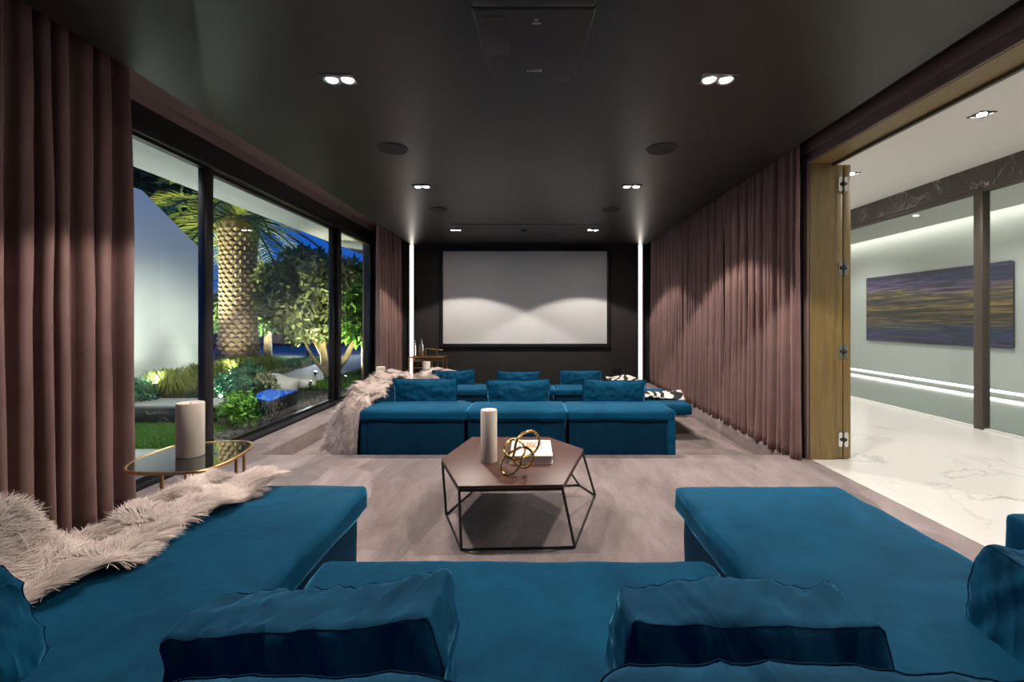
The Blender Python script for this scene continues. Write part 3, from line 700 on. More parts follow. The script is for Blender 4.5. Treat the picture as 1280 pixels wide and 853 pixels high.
# ------------------------------------------------------------------ fur throws
def strands(P, count, length, comb, seed, width=.004, segs=3, lift=.55, clump=.35):
    """curved tapered ribbons over the grid P; returns verts, faces, per-vertex value"""
    rs = np.random.RandomState(seed); nu, nv = P.shape[:2]
    a = rs.rand(count)*(nu-1.001); b_ = rs.rand(count)*(nv-1.001); ed = rs.rand(count)
    a = np.where(ed < .05, rs.rand(count)*1.5, np.where(ed < .10, nu-1.001-rs.rand(count)*1.5, a)); b_ = np.where((ed > .84) & (ed < .92), rs.rand(count)*1.5, np.where(ed > .92, nv-1.001-rs.rand(count)*1.5, b_)); i = a.astype(int); j = b_.astype(int); fa = (a-i)[:,None]; fb = (b_-j)[:,None]
    p00, p10, p01, p11 = P[i,j], P[i+1,j], P[i,j+1], P[i+1,j+1]
    base = (p00*(1-fa)*(1-fb) + p10*fa*(1-fb) + p01*(1-fa)*fb + p11*fa*fb)
    nrm = np.cross(p10-p00, p01-p00); nrm /= np.linalg.norm(nrm, axis=1)[:,None]+1e-9
    if nrm[:,2].mean() < 0: nrm = -nrm
    nrm = nrm + .25*np.stack([np.sin(base[:,1]*19+base[:,0]*7), np.sin(base[:,0]*21), np.zeros(count)], 1); nrm /= np.linalg.norm(nrm, axis=1)[:,None]
    cl = np.stack([np.sin(base[:,0]*31+base[:,1]*17), np.sin(base[:,1]*37+base[:,2]*21+1.3), np.sin(base[:,0]*23-base[:,1]*29)], 1)*clump
    tang = np.array(comb)[None,:] + cl + rs.randn(count,3)*.28
    for msk, vec in ((a < 1.6, p00-p10), (a > nu-2.6, p10-p00), (b_ < 1.6, p00-p01), (b_ > nv-2.6, p01-p00)):
        vec = vec/(np.linalg.norm(vec, axis=1)[:,None]+1e-9); tang += np.where(msk[:,None], vec*.9, 0)
    tang -= nrm*(tang*nrm).sum(1)[:,None]; tang /= np.linalg.norm(tang, axis=1)[:,None]+1e-9
    L = length*(.55+.6*rs.rand(count))[:,None]
    sidev = np.cross(nrm, tang)
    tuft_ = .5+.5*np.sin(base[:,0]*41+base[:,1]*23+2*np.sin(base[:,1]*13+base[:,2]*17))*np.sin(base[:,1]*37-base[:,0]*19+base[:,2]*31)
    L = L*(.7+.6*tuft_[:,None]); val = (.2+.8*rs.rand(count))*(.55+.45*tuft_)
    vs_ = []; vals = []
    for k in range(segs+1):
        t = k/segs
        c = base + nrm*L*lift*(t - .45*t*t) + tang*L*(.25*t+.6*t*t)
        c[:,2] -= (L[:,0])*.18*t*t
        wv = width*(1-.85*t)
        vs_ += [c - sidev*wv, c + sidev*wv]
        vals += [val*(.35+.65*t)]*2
    Vv = np.stack(vs_, 1).reshape(-1,3); VV = np.stack(vals, 1).reshape(-1)
    n = 2*(segs+1); o = np.arange(count)[:,None]*n
    fs = np.concatenate([np.stack([o[:,0]+2*k, o[:,0]+2*k+1, o[:,0]+2*k+3, o[:,0]+2*k+2], 1) for k in range(segs)], 0)
    return Vv, fs, VV
def raw_mesh(name, V_, Fq, vals, material, parent=None, kind='stuff'):
    if parent is not None: V_ = V_ - np.array(parent_loc(parent))[None,:]
    me = bpy.data.meshes.new(name); k = Fq.shape[1]
    me.vertices.add(len(V_)); me.vertices.foreach_set('co', V_.astype(np.float32).ravel())
    me.loops.add(Fq.size); me.loops.foreach_set('vertex_index', Fq.astype(np.int32).ravel())
    me.polygons.add(len(Fq)); me.polygons.foreach_set('loop_start', np.arange(0, Fq.size, k, dtype=np.int32))
    me.update(calc_edges=True); me.validate()
    if vals is not None:
        at_ = me.attributes.new('v', 'FLOAT', 'POINT'); at_.data.foreach_set('value', vals.astype(np.float32))
    me.materials.append(material)
    o = bpy.data.objects.new(name, me); C.objects.link(o)
    if parent is not None: o.parent = parent
    if kind: o['kind'] = kind
    return o
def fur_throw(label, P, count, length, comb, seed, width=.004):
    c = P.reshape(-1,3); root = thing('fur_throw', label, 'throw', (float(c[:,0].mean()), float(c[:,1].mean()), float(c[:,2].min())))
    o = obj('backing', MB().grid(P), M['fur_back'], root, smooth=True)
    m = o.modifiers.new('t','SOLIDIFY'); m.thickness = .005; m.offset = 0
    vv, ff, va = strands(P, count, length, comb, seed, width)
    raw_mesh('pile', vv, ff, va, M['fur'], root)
# rear sofa throw: lies on the chaise, hangs over its edge and climbs over the arm
nu, nv = 60, 26; P = np.zeros((nu, nv, 3))
for i in range(nu):
    y = 2.60 - 1.42*i/(nu-1)
    wob = .035*math.sin(y*9)+.03*math.sin(y*4.1+1)
    xin = np.interp(y, [1.2,1.5,1.7,2.0,2.3,2.68], [-1.62,-1.60,-1.53,-1.53,-1.46,-1.36]) + wob*.6
    xout = np.interp(y, [1.2,1.5,1.7,2.0,2.3,2.68], [-2.14,-2.16,-2.04,-1.95,-1.93,-1.86]) + wob*.6
    for j in range(nv):
        v = j/(nv-1); x = xin + (xout-xin)*v
        z = CH + .035 + .03*max(0, fbm(x*4, y*4, 2))+.02*math.sin(y*11+x*6)*.5
        arm = max(0, min(1, (-x-1.70)/.16)); arm = arm*arm*(3-2*arm)
        near = max(0, min(1, (1.80-y)/.22)); near = near*near*(3-2*near)
        z += (.72-CH)*arm*near
        over = max(0, (-x-1.85)) * (1-near); z -= over*1.3
        z -= 0
        P[i,j] = (x, y, z)
fur_throw('cream fur throw lying along the chaise of the rear sofa, window side', P, 75000, .088, (-.35,.75,.05), 1, .0026)
# middle row: draped over the arm down to the floor
nu, nv = 60, 44; P = np.zeros((nu, nv, 3))
for i in range(nu):
    y = 4.90 + 1.65*i/(nu-1)
    top = float(np.interp(y, [4.9,5.05,5.3,5.7,6.2,6.55], [.36,.46,.53,.58,.63,.60]))
    for j in range(nv):
        v = j/(nv-1); s_ = v*1.30
        if s_ < .30: x = -1.74 - s_; z = top + .045*math.sin(s_/.30*1.57)
        else:
            d = s_-.30; x = -2.04 - .30*d - .07*math.sin(min(1,d)*3.14); z = top + .045 - d*float(np.interp(y, [4.9,5.5,6.5], [.72,.68,.5]))
        lump = fbm(y*3.2, v*3.5, 5)
        x += .09*lump; z += .09*fbm(y*4.2, v*5, 9); z = max(z, PIT1+.03)
        fr_ = min(1, i/12); ff_ = math.sin(fr_*math.pi/2)
        z = PIT1+.03 + (z-PIT1-.03)*(.12+.88*ff_)                       # the front hangs down over the arm corner
        if y < 5.4: x = min(x, -1.85) if s_ > .1 else -1.85 - s_*.3
        x = -1.85 + (x+1.85)*(.22+.68*ff_) if x < -1.85 else x
        yy = 4.82 + .14*fr_**2 if i < 12 else y-.24+.04
        P[i,j] = (x, yy + .10*math.sin(v*2.2), z)
fur_throw('cream fur throw draped over the arm of the middle row sofa', P, 80000, .10, (-.5,-.3,-.5), 2, .0042)
nu, nv = 24, 20; P = np.zeros((nu, nv, 3))
for i in range(nu):
    y = 7.95 + 1.1*i/(nu-1)
    for j in range(nv):
        v = j/(nv-1); x = -1.55 - .68*v
        z = PIT2 + .74 + .06*math.sin(v*math.pi) + .02*fbm(y*3, v*3, 1) - max(0,-x-2.10)*1.5 - max(0, 8.1-y)*2.2
        P[i,j] = (x, y, z)
fur_throw('cream fur throw over the arm of the front row sofa', P, 22000, .11, (-.5,-.25,-.3), 3, .006)
# patterned throws
def throw(label, fx, nu, nv):
    P = np.array([[fx(i/(nu-1), j/(nv-1)) for j in range(nv)] for i in range(nu)])
    o = obj('patterned_throw', MB().grid(P), M['throw'], None, smooth=True)
    m = o.modifiers.new('t','SOLIDIFY'); m.thickness = .015; m.offset = 1
    return tag(o, label, 'throw')
def f2(u, v):
    x = 1.35 + .80*v; y = 6.25 + .55*u + .1*v
    zt = PIT1+CH+.022+.07*math.sin(math.pi*min(1,u*1.4))*(.6+.4*math.sin(v*7)) + .025*math.sin(u*9+v*5)
    if v > .97: zt -= .06
    return (x, y, zt)
throw('black and white patterned throw on the chaise of the middle row sofa', f2, 30, 30)
def f3(u, v):
    x = 1.42 + .58*v; y = 8.05 + .8*u
    return (x, y, PIT2+.66 + .09*math.sin(math.pi*min(1,u*1.2))*math.sin(math.pi*(.15+.8*v)) + .02*math.sin(u*8+v*6))
throw('black and white patterned throw on the arm of the front row sofa', f3, 30, 30)

# ------------------------------------------------------------------ coffee table and what stands on it
TT = .392
top = [gp(573,608,TT), gp(704,606,TT), gp(729.5,561.5,TT), gp(686,546.5,TT), gp(590,546.5,TT), gp(552,573.5,TT)]
base = [gp(576.4,689), gp(718.4,686), gp(743.8,620.6), gp(724,608), gp(596,611), gp(557.7,645)]
ct = thing('coffee_table', 'hexagonal coffee table with red brown wooden top and thin black metal frame', 'table', (-.11, 3.3, 0))
obj('table_top', MB().prism([(p.x,p.y) for p in top], TT-.022, TT), M['mahogany'], ct, bevel=.003)
cen = sum((Vector((p.x,p.y,0)) for p in top), Vector())/6
rim = [Vector((p.x,p.y,TT-.03)).lerp(Vector((cen.x,cen.y,TT-.03)), .012) for p in top]
obj('rim_frame', MB().tube(rim, .009, 8, True), M['frame'], ct)
bz = [Vector((p.x,p.y,.009)) for p in base]
obj('floor_frame', MB().tube(bz, .008, 8, True), M['frame'], ct)
for a, c_ in zip(rim, bz): obj('leg', MB().tube([a, c_], .009, 8), M['frame'], ct)
def candle(x, y, z, r, h, lab):
    t = thing('pillar_candle', lab, 'candle', (x, y, z))
    prof = [(0,z+.001),(r*.97,z+.001),(r,z+.006),(r,z+h-.008),(r*.96,z+h-.001),(r*.86,z+h),(r*.7,z+h-.008),(0,z+h-.012)]
    obj('wax', MB().lathe(x, y, prof, 40), M['wax'], t, smooth=True, auto=.9)
    obj('wick', MB().tube([(x,y,z+h-.014),(x+.002,y,z+h-.002)], .0025, 6), M['wick'], t)
candle(-.307, 3.246, TT, .0585, .37, 'tall ivory pillar candle on the coffee table')
bk = thing('book', 'thick white picture book with an orange square on the coffee table', 'book', (-.02, 3.4, TT))
x0, x1, y0, y1 = -.155, .145, 3.18, 3.60
B = lambda *a: MB().box(*a)
obj('cover', B(x0,x1,y0,y1,TT+.001,TT+.007), M['cover'], bk); obj('cover', B(x0,x1,y0,y1,TT+.052,TT+.059), M['cover'], bk, bevel=.0015)
obj('page_block', B(x0+.006,x1-.006,y0+.006,y1-.002,TT+.007,TT+.052), M['paper'], bk)
zc = TT+.0592
for a in np.linspace(.05, .95, 9):
    obj('print_column', B(x0+.05+a*.18-.004, x0+.05+a*.18+.004, y0+.14, y1-.09, zc-.0004, zc+.0006), M['grayprint'], bk)
obj('print_lintel', B(x0+.05,x1-.05,y1-.09,y1-.07,zc-.0004,zc+.0006), M['grayprint'], bk); obj('print_base', B(x0+.05,x1-.05,y0+.06,y0+.075,zc-.0004,zc+.0006), M['paleprint'], bk)
oq = obj('print_square', B(-.045,.02,3.40,3.49,zc,zc+.0012), M['orange'], bk)
text('14', .05, M['cover'], Matrix.Translation((-.012,3.447,zc+.0014)), bk, .0004)
# gold knot
def knot(cx, cy, z, r):
    out = []; N = 220
    for i in range(N):
        t = 2*math.pi*i/N
        x, w_ = math.cos(t) + 1.65*math.cos(3*t), math.sin(t) - 1.65*math.sin(3*t)
        an = math.atan2(w_, x) ; rr = math.hypot(x, w_)/2.65
        lobe = 1 + .22*math.cos(2*an) + .10*math.cos(an-.5)
        an += .85
        p = Vector((rr*lobe*math.cos(an), .34*math.sin(4*t+.6) + .12*math.sin(t), rr*lobe*math.sin(an)))
        p.rotate(Matrix.Rotation(-.35, 3, 'X')); out.append(p)
    zm = min(p.z for p in out)
    return [Vector((cx+p.x*r, cy+p.y*r, z+(p.z-zm)*r+.0085)) for p in out]
kt = thing('knot_sculpture', 'polished gold knot sculpture beside the book on the coffee table', 'sculpture', (-.085, 2.94, TT))
obj('tube', MB().tube(knot(-.085, 2.98, TT, .135), .0085, 10, True), M['gold'], kt, smooth=True)

# ------------------------------------------------------------------ smoked glass side tables with candles
def catmull(pts, k=6):
    n = len(pts); out = []
    for i in range(n):
        p0, p1, p2, p3 = pts[i-1], pts[i], pts[(i+1)%n], pts[(i+2)%n]
        for j in range(k):
            t = j/k; out.append(tuple(.5*((2*p1[a]) + (p2[a]-p0[a])*t + (2*p0[a]-5*p1[a]+4*p2[a]-p3[a])*t*t + (3*p1[a]-p0[a]-3*p2[a]+p3[a])*t*t*t) for a in (0,1)))
    return out
SZ = .5
sp = [gp(*q, SZ) for q in ((156,586),(166,577),(190,566.5),(222,556.5),(260,553.3),(298,551.3),(312,552.5),(315,557),(304,566),(283,577.5),(255,587.5),(232,590.5),(200,591),(166,590.5))]
o0 = Vector((-2.25, 3.0, 0))
ol = catmull([(p.x-o0.x, p.y-o0.y) for p in sp])
def side_table(lab, loc):
    t = thing('side_table', lab, 'table', loc, 'smoked glass side tables')
    obj('glass_top', MB().prism(ol, SZ-.012, SZ-.001), M['smoke_glass'], t, local=True)
    obj('brass_rim', MB().tube([(a,c_,SZ-.006) for a,c_ in ol], .011, 8, True), M['brass'], t, smooth=True, local=True)
    for q in ((201,590),(256,587),(297,570),(307,562),(232,556)):
        g = gp(q[0],q[1],SZ)-o0; g.x *= .97; g.y *= .97
        obj('leg', MB().tube([(g.x,g.y,.006),(g.x,g.y,SZ-.012)], .010, 8), M['brass'], t, local=True)
    ring = [(a*.97, c_*.97, .01) for a, c_ in ol]
    obj('floor_ring', MB().tube(ring, .008, 8, True), M['brass'], t, smooth=True, local=True)
    return t
t1 = side_table('curved smoked glass and brass side table beside the rear sofa chaise', tuple(o0))
t2 = copy_tree(t1); t2.location = (-2.33, 6.98, PIT1); t2['label'] = 'curved smoked glass and brass side table behind the middle row fur throw'
t3 = copy_tree(t1); t3.location = (-2.12, 9.2, PIT2); t3['label'] = 'curved smoked glass and brass side table before the bar cart'
candle(-2.262, 3.02, SZ, .079, .354, 'thick ivory pillar candle on the side table by the window')
candle(-2.325, 7.0, PIT1+SZ, .068, .37, 'ivory pillar candle behind the middle row fur throw')
candle(-2.15, 9.28, PIT2+SZ, .08, .43, 'ivory pillar candle in front of the bar cart')

# ------------------------------------------------------------------ bar cart with bottles
cy0, cy1 = 9.68, 10.04; cx0, cx1 = -2.62, -1.88; cz = PIT2
bc = thing('bar_cart', 'brass bar cart with open rails below the screen', 'cart', (-2.25, 9.8, cz))
TR = .60
obj('tray', MB().box(cx0, cx1, cy0, cy1, TR-.02, TR-.005), M['smoke_glass'], bc)
obj('tray_rail', MB().tube([(cx0,cy0,TR),(cx1,cy0,TR),(cx1,cy1,TR),(cx0,cy1,TR)], .012, 8, True), M['brass'], bc)
obj('tray_rail', MB().tube([(cx0,cy0,TR-.07),(cx1,cy0,TR-.07),(cx1,cy1,TR-.07),(cx0,cy1,TR-.07)], .009, 8, True), M['brass'], bc)
obj('shelf', MB().box(cx0, cx1, cy0, cy1, cz+.2, cz+.215), M['smoke_glass'], bc)
for x in (cx0, cx1):
    for y in (cy0, cy1): obj('post', MB().tube([(x,y,cz+.05),(x,y,TR)], .012, 8), M['brass'], bc)
for x in (-2.0, -2.12, -2.22):
    obj('rail_bar', MB().tube([(x,cy0,cz+.21),(x,cy0,TR-.07)], .009, 8), M['brass'], bc)
for zz in (TR-.22, TR-.34): obj('cross_rail', MB().tube([(cx0,cy0,zz),(-2.3,cy0,zz)], .008, 8), M['brass'], bc)
obj('handle', MB().tube([(-2.26,cy0,TR),(-2.26,cy0,TR+.17),(-2.26,cy0+.02,TR+.19),(-1.9,cy0+.03,TR+.16)], .012, 8).tube([(-2.02,cy0+.02,TR),(-2.02,cy0+.02,TR+.17)], .011, 8), M['brass'], bc)
for x in (cx0, cx1):
    for y in (cy0, cy1):
        obj('wheel', MB().tube([(x-.012,y,cz+.03),(x+.012,y,cz+.03)], .03, 14), M['black'], bc)
def bottle(x, y, r, h, lab, liquor):
    t = thing('bottle', lab, 'bottle', (x, y, TR))
    z = TR-.004
    obj('bottle_body', MB().lathe(x, y, [(0,z),(r,z),(r,z+h*.55),(r*.9,z+h*.63),(r*.35,z+h*.72),(r*.32,z+h*.9),(0,z+h*.9)], 20), M['bottle'], t, smooth=True, auto=.8)
    obj('liquor', MB().lathe(x, y, [(0,z+.01),(r*.9,z+.01),(r*.9,z+h*liquor),(0,z+h*liquor)], 20), M['whisky'], t, smooth=True, auto=.8)
    obj('stopper', MB().lathe(x, y, [(0,z+h*.88),(r*.4,z+h*.88),(r*.45,z+h*.98),(0,z+h)], 14), M['chrome'], t)
bottle(-2.50, 9.75, .035, .36, 'slim bottle with pale neck on the bar cart', .12)
bottle(-2.37, 9.78, .05, .42, 'wide bottle half full of amber liquor on the bar cart', .34)

# ------------------------------------------------------------------ garden outside
GZ = -.10
def leafcloud(name, label, blobs, count, size, material, root_loc, stems=None, seed=0, barkm=None, group=None, cat='tree', asp=.4):
    rs = np.random.RandomState(seed)
    t = thing(name, label, cat, root_loc, group)
    cs = np.array([b_[:3] for b_ in blobs]); rr = np.array([b_[3] for b_ in blobs]); pr_ = rr**2/np.sum(rr**2)
    k = rs.choice(len(blobs), count, p=pr_)
    d = rs.randn(count,3); d /= np.linalg.norm(d, axis=1)[:,None]
    p_ = cs[k] + d*(rr[k]*(.35+.65*rs.rand(count)**.5))[:,None]*np.array([1,1,.85])
    a = rs.randn(count,3); a[:,2] -= .5; a /= np.linalg.norm(a, axis=1)[:,None]
    bb = np.cross(a, rs.randn(count,3)); bb /= np.linalg.norm(bb, axis=1)[:,None]
    L = size*(.6+.8*rs.rand(count))[:,None]
    V_ = np.stack([p_ , p_ + a*L*.5 + bb*L*asp*.5, p_ + a*L, p_ + a*L*.5 - bb*L*asp*.5], 1).reshape(-1,3)
    Fq = np.arange(count*4).reshape(-1,4); va = np.repeat(rs.rand(count), 4)
    raw_mesh('foliage', V_, Fq, va, material, t)
    for st in (stems or []):
        obj('trunk', MB().tube([Vector(q[:3]) for q in st], [q[3] for q in st], 9), barkm or M['bark'], t, smooth=True)
    return t
def blades(name, label, xs, ys, zf, count, h, material, seed, cat=None, mask=None, width=.006, lean=.4):
    rs = np.random.RandomState(seed)
    x = rs.uniform(*xs, count); y = rs.uniform(*ys, count)
    if mask is not None: k = mask(x, y); x, y = x[k], y[k]
    n = len(x); b0 = np.stack([x, y, np.full(n, zf)], 1); hh = h*(.5+.7*rs.rand(n))
    an = rs.rand(n)*6.283; s_ = np.stack([np.cos(an), np.sin(an), np.zeros(n)], 1)*width
    tip = b0 + np.stack([rs.randn(n)*lean*hh, rs.randn(n)*lean*hh, hh], 1)
    V_ = np.stack([b0-s_, b0+s_, tip], 1).reshape(-1,3); va = np.repeat(rs.rand(n), 3)
    o = raw_mesh(name, V_, np.arange(n*3).reshape(-1,3), va, material)
    tag(o, label, cat); return o
struct('ground', MB().box(-40, WX-.16, -6, 45, -.6, GZ-.02), M['soil'], 'dark garden soil')
# near terrace: paving strip, lawn strip, marble bench, path
struct('paving', MB().box(-6.6, -3.9, 1.5, 5.28, GZ-.05, GZ+.005), M['paving'], 'grey paving outside the window')
struct('ground_turf', MB().box(-6.6, -4.1, 5.28, 6.45, GZ-.05, GZ-.002), M['turf'])
blades('lawn', 'strip of short green lawn before the black marble bench', (-6.4,-4.1), (5.28,6.40), GZ-.005, 26000, .075, M['grass'], 1, 'lawn')
bn = thing('stone_bench', 'low black veined marble bench with grey slab top in the garden', 'bench', (-5.6, 6.8, GZ))
obj('bench_body', MB().box(-6.42, -4.55, 6.45, 7.0, GZ, GZ+.25), M['black_marble'], bn, bevel=.006)
obj('bench_top', MB().box(-6.45, -4.5, 6.42, 7.05, GZ+.25, GZ+.29), M['paving'], bn, bevel=.006)
struct('path', MB().prism([(-9,7.4),(-4.9,7.25),(-4.7,8.2),(-6.1,9.4),(-9,9.0)], GZ-.05, GZ+.06), M['paving'], 'grey garden path beyond the marble bench')
struct('kerb', MB().prism([(-6.2,9.0),(-5.5,9.6),(-5.45,9.75),(-6.4,9.3)], GZ, GZ+.22), M['rock'], 'pale kerb stone of the planting bed')
# gravel
rs = np.random.RandomState(4); n = 2600
ico = bmesh.new(); bmesh.ops.create_icosphere(ico, subdivisions=1, radius=1); iv = np.array([v.co[:] for v in ico.verts]); ifc = np.array([[v.index for v in f.verts] for f in ico.faces]); ico.free()
px_ = np.stack([rs.uniform(-4.15,-3.45,n), rs.uniform(4.2,9.6,n), np.full(n,GZ)+.005], 1); sc = rs.uniform(.015,.045,(n,1,1))*np.array([1,1,.6])*(1+.3*rs.randn(n,1,3)*.5)
Vg = (iv[None]*sc + px_[:,None,:]).reshape(-1,3); Fg = (ifc[None] + np.arange(n)[:,None,None]*len(iv)).reshape(-1,3)
tag(raw_mesh('gravel', Vg, Fg, np.repeat(rs.rand(n), len(iv)), M['gravel']), 'dark pebble bed running along the window', 'gravel')
# raised basin, the blue shine of its water put into the colour
ba = [gp(336,502,.30), gp(371,488,.30), gp(334,486.5,.30), gp(313,496,.30)]
ba = [(p.x,p.y) for p in ba]; bcx = sum(p[0] for p in ba)/4; bcy = sum(p[1] for p in ba)/4
wb = thing('water_basin', 'raised black basin outside the window, water coloured with a blue shine', 'basin', (bcx, bcy, GZ))
obj('basin_wall', MB().prism([(bcx+(a-bcx)*1.0, bcy+(c_-bcy)*1.0) for a,c_ in ba], GZ, .285), M['black_marble'], wb, bevel=.005)
obj('water', MB().prism([(bcx+(a-bcx)*.985, bcy+(c_-bcy)*.985) for a,c_ in ba], .28, .30), M['water'], wb)
# soffit and garden wall
struct('ceiling_soffit', MB().box(-4.36, WX-.16, -6, 18, CEIL, CEIL+.3), M['white_wall'], 'white roof overhang outside the window')
pw = [at(100,228,6.6), at(178,238,7.6), at(255,316,9.04)]
WXg = -6.5
wl = MB()
prof = [(3.0,GZ-.3),(9.28,GZ-.3),(9.28,2.59),(9.06,2.72),(7.6,3.56),(3.0,3.60)]
n = len(prof); wl.add([(WXg,a,c_) for a,c_ in prof]+[(WXg-.25,a,c_) for a,c_ in prof], [tuple(range(n)), tuple(range(n,2*n))[::-1]]+[(i,(i+1)%n,n+(i+1)%n,n+i) for i in range(n)])
struct('wall_garden', wl, M['white_wall'], 'white garden wall with a sloping top')
# feather grass tufts
def tuft(lab, x, y, z, r, h, count, seed):
    rs = np.random.RandomState(seed); an = rs.rand(count)*6.283; rad = rs.rand(count)**.6
    b0 = np.stack([x + .12*np.cos(an)*rad, y + .12*np.sin(an)*rad, np.full(count, z)], 1)
    dirv = np.stack([np.cos(an), np.sin(an), np.zeros(count)], 1); hh = h*(.6+.5*rs.rand(count))[:,None]; R = (r*rad*(.6+.6*rs.rand(count)))[:,None]
    sd = np.stack([-np.sin(an), np.cos(an), np.zeros(count)], 1)*.005
    pts = [b0 + dirv*R*q + np.array([0,0,1])*hh*e for q, e in ((0,0),(.35,.7),(.75,.95),(1.1,.72))]
    V_ = np.stack([q for k, p_ in enumerate(pts) for q in (p_-sd*(1-k*.28), p_+sd*(1-k*.28))], 1).reshape(-1,3)
    o_ = np.arange(count)*8
    Fq = np.concatenate([np.stack([o_+2*k, o_+2*k+1, o_+2*k+3, o_+2*k+2], 1) for k in range(3)])
    o = raw_mesh('grass_tuft', V_, Fq, np.repeat(rs.rand(count), 8), M['tuft'], None, None); return tag(o, lab, 'grass', 'feather grass tufts')
tuft('feather grass tuft glowing beside the garden uplight', -5.82, 7.35, .0, .40, .60, 1500, 1)
tuft('feather grass tuft before the white garden wall', -5.82, 8.2, .0, .42, .62, 1500, 2)
tuft('feather grass tuft at the low end of the garden wall', -5.82, 9.05, .0, .42, .65, 1500, 3)
tuft('feather grass tuft behind the path and kerb stone', -5.9, 9.95, .0, .42, .6, 1200, 4)
# palm
PB = Vector((-7.76, 12.06, .25)); PT = Vector((-7.76, 12.06, 4.05))
pm = thing('palm_tree', 'stout palm with diamond scarred trunk and arching lit fronds', 'tree', tuple(PB))
obj('trunk', MB().lathe(PB.x, PB.y, [(0,GZ),(.52,GZ),(.47,.5),(.40,1.2),(.39,3.2),(.46,3.9),(.35,4.25),(0,4.3)], 28), M['palm_bark'], pm, smooth=True)
sc_v, sc_f = [], []
for r_ in range(30):
    z = .3 + r_*.118; R = np.interp(z, [.3,.5,1.2,3.2,3.9], [.50,.47,.40,.39,.46])
    for k in range(14):
        a = (k + .5*(r_%2))/14*2*math.pi; da = 2*math.pi/14*.5
        def q(aa, zz, rr): return (PB.x+rr*math.cos(aa), PB.y+rr*math.sin(aa), zz)
        o_ = len(sc_v)
        sc_v += [q(a-da,z,R+.005), q(a,z-.05,R+.035), q(a+da,z,R+.005), q(a,z+.045,R+.06), q(a,z+.085,R+.005)]
        sc_f += [(o_,o_+1,o_+3),(o_+1,o_+2,o_+3),(o_,o_+3,o_+4),(o_+3,o_+2,o_+4)]
mb = MB(); mb.v = sc_v; mb.f = sc_f; x = obj('leaf_scar', mb, M['scar'], pm); x['kind'] = 'stuff'
rnd = random.Random(5)
for k in range(46):
    az = k*2.39996; el = rnd.uniform(.05, 1.35) if k > 8 else rnd.uniform(-.5,.1)
    L = rnd.uniform(2.6, 3.4); d = Vector((math.cos(az), math.sin(az), 0))
    Vv, Ff, va = [], [], []
    N = 26; rach = []
    for i in range(N+1):
        t = i/N
        rach.append(PT + d*(L*t*math.cos(el)*(1-.15*t)+.2) + Vector((0,0,L*t*math.sin(el) - 1.35*L*.42*t*t)))
    sdv = Vector((-d.y, d.x, 0))
    for i in range(2, N+1):
        for sg in (-1, 1):
            for h_ in (0, .5):
                p0 = rach[i-1].lerp(rach[i], h_); tg = (rach[i]-rach[i-1]).normalized()
                ll = .62*math.sin(math.pi*min(1,(.12+.86*i/N)))**.6*rnd.uniform(.8,1.1)
                dr = (sdv*sg*.75 + tg*.7 + Vector((0,0,.15+rnd.uniform(-.15,.1)))).normalized()
                wv = tg*.014; o_ = len(Vv)
                mid = p0 + dr*ll*.55; tip = p0 + dr*ll - Vector((0,0,.12*ll))
                Vv += [p0-wv, p0+wv, mid+wv, mid-wv, tip]; Ff += [(o_,o_+1,o_+2,o_+3),(o_+3,o_+2,o_+4,o_+4)]; va += [rnd.random()]*5
    mb = MB(); mb.v = [tuple(q_) for q_ in Vv]; mb.f = [tuple(dict.fromkeys(f)) for f in Ff]
    fr = obj('frond', mb, M['frond'], pm)
    at_ = fr.data.attributes.new('v','FLOAT','POINT')
    at_.data.foreach_set('value', np.resize(np.array(va, dtype=np.float32), len(fr.data.vertices)))
    obj('rachis', MB().tube(rach[::3], [.03*(1-.8*i/9)+.004 for i in range(len(rach[::3]))], 5), M['leaf_gray'], fr)
# olive like multi stem tree and neighbours
TB = gp(412, 470, .0)
blo = []
rnd = random.Random(2)
for (px, py, r) in ((352,350,.62),(380,330,.6),(410,345,.62),(362,385,.6),(395,380,.7),(425,375,.62),(437,345,.5),(372,415,.35),(410,408,.5),(436,405,.45),(340,375,.42)):
    q = at(px, py, TB.y + rnd.uniform(-.6,.6)); blo.append((q.x,q.y,q.z,r))
def stem(pts, r0, r1):
    P_ = [at(a, c_, TB.y+dy) for a, c_, dy in pts]; n_ = len(P_); return [(p.x,p.y,p.z,r0+(r1-r0)*i/(n_-1)) for i,p in enumerate(P_)]
stems = [stem([(411,472,0),(406,452,0),(403,432,.05),(404,400,.1),(398,370,.1)], .11, .04), stem([(412,472,0),(404,462,-.1),(394,452,-.15),(386,438,-.2),(380,425,-.2)], .06, .025),
         stem([(413,472,0),(416,450,.1),(418,425,.15),(424,390,.2)], .08, .03), stem([(406,450,0),(394,428,.2),(386,405,.3),(372,380,.3)], .05, .02),
         stem([(414,472,.2),(432,448,.4),(446,420,.6),(452,400,.6)], .09, .04)]
leafcloud('garden_tree', 'grey green multi stemmed tree with pale lit trunks', blo, 9500, .19, M['leaf_gray'], (TB.x, TB.y, 0), stems, 3)
q = [at(452,365,11), at(456,390,11.2), at(450,410,11), at(447,345,11.4)]
leafcloud('leafy_shrub', 'bright green broad leaved shrub behind the narrow window pane', [(p.x,p.y,p.z,.4) for p in q], 1500, .26, M['leaf_bright'], (q[2].x, 11.2, 0), [[(q[2].x+.05, 11.1, GZ, .05),(q[2].x+.02,11.1,1.0,.035),(q[1].x,11.2,1.6,.02)]], 5, cat='shrub')
rnd = random.Random(9)
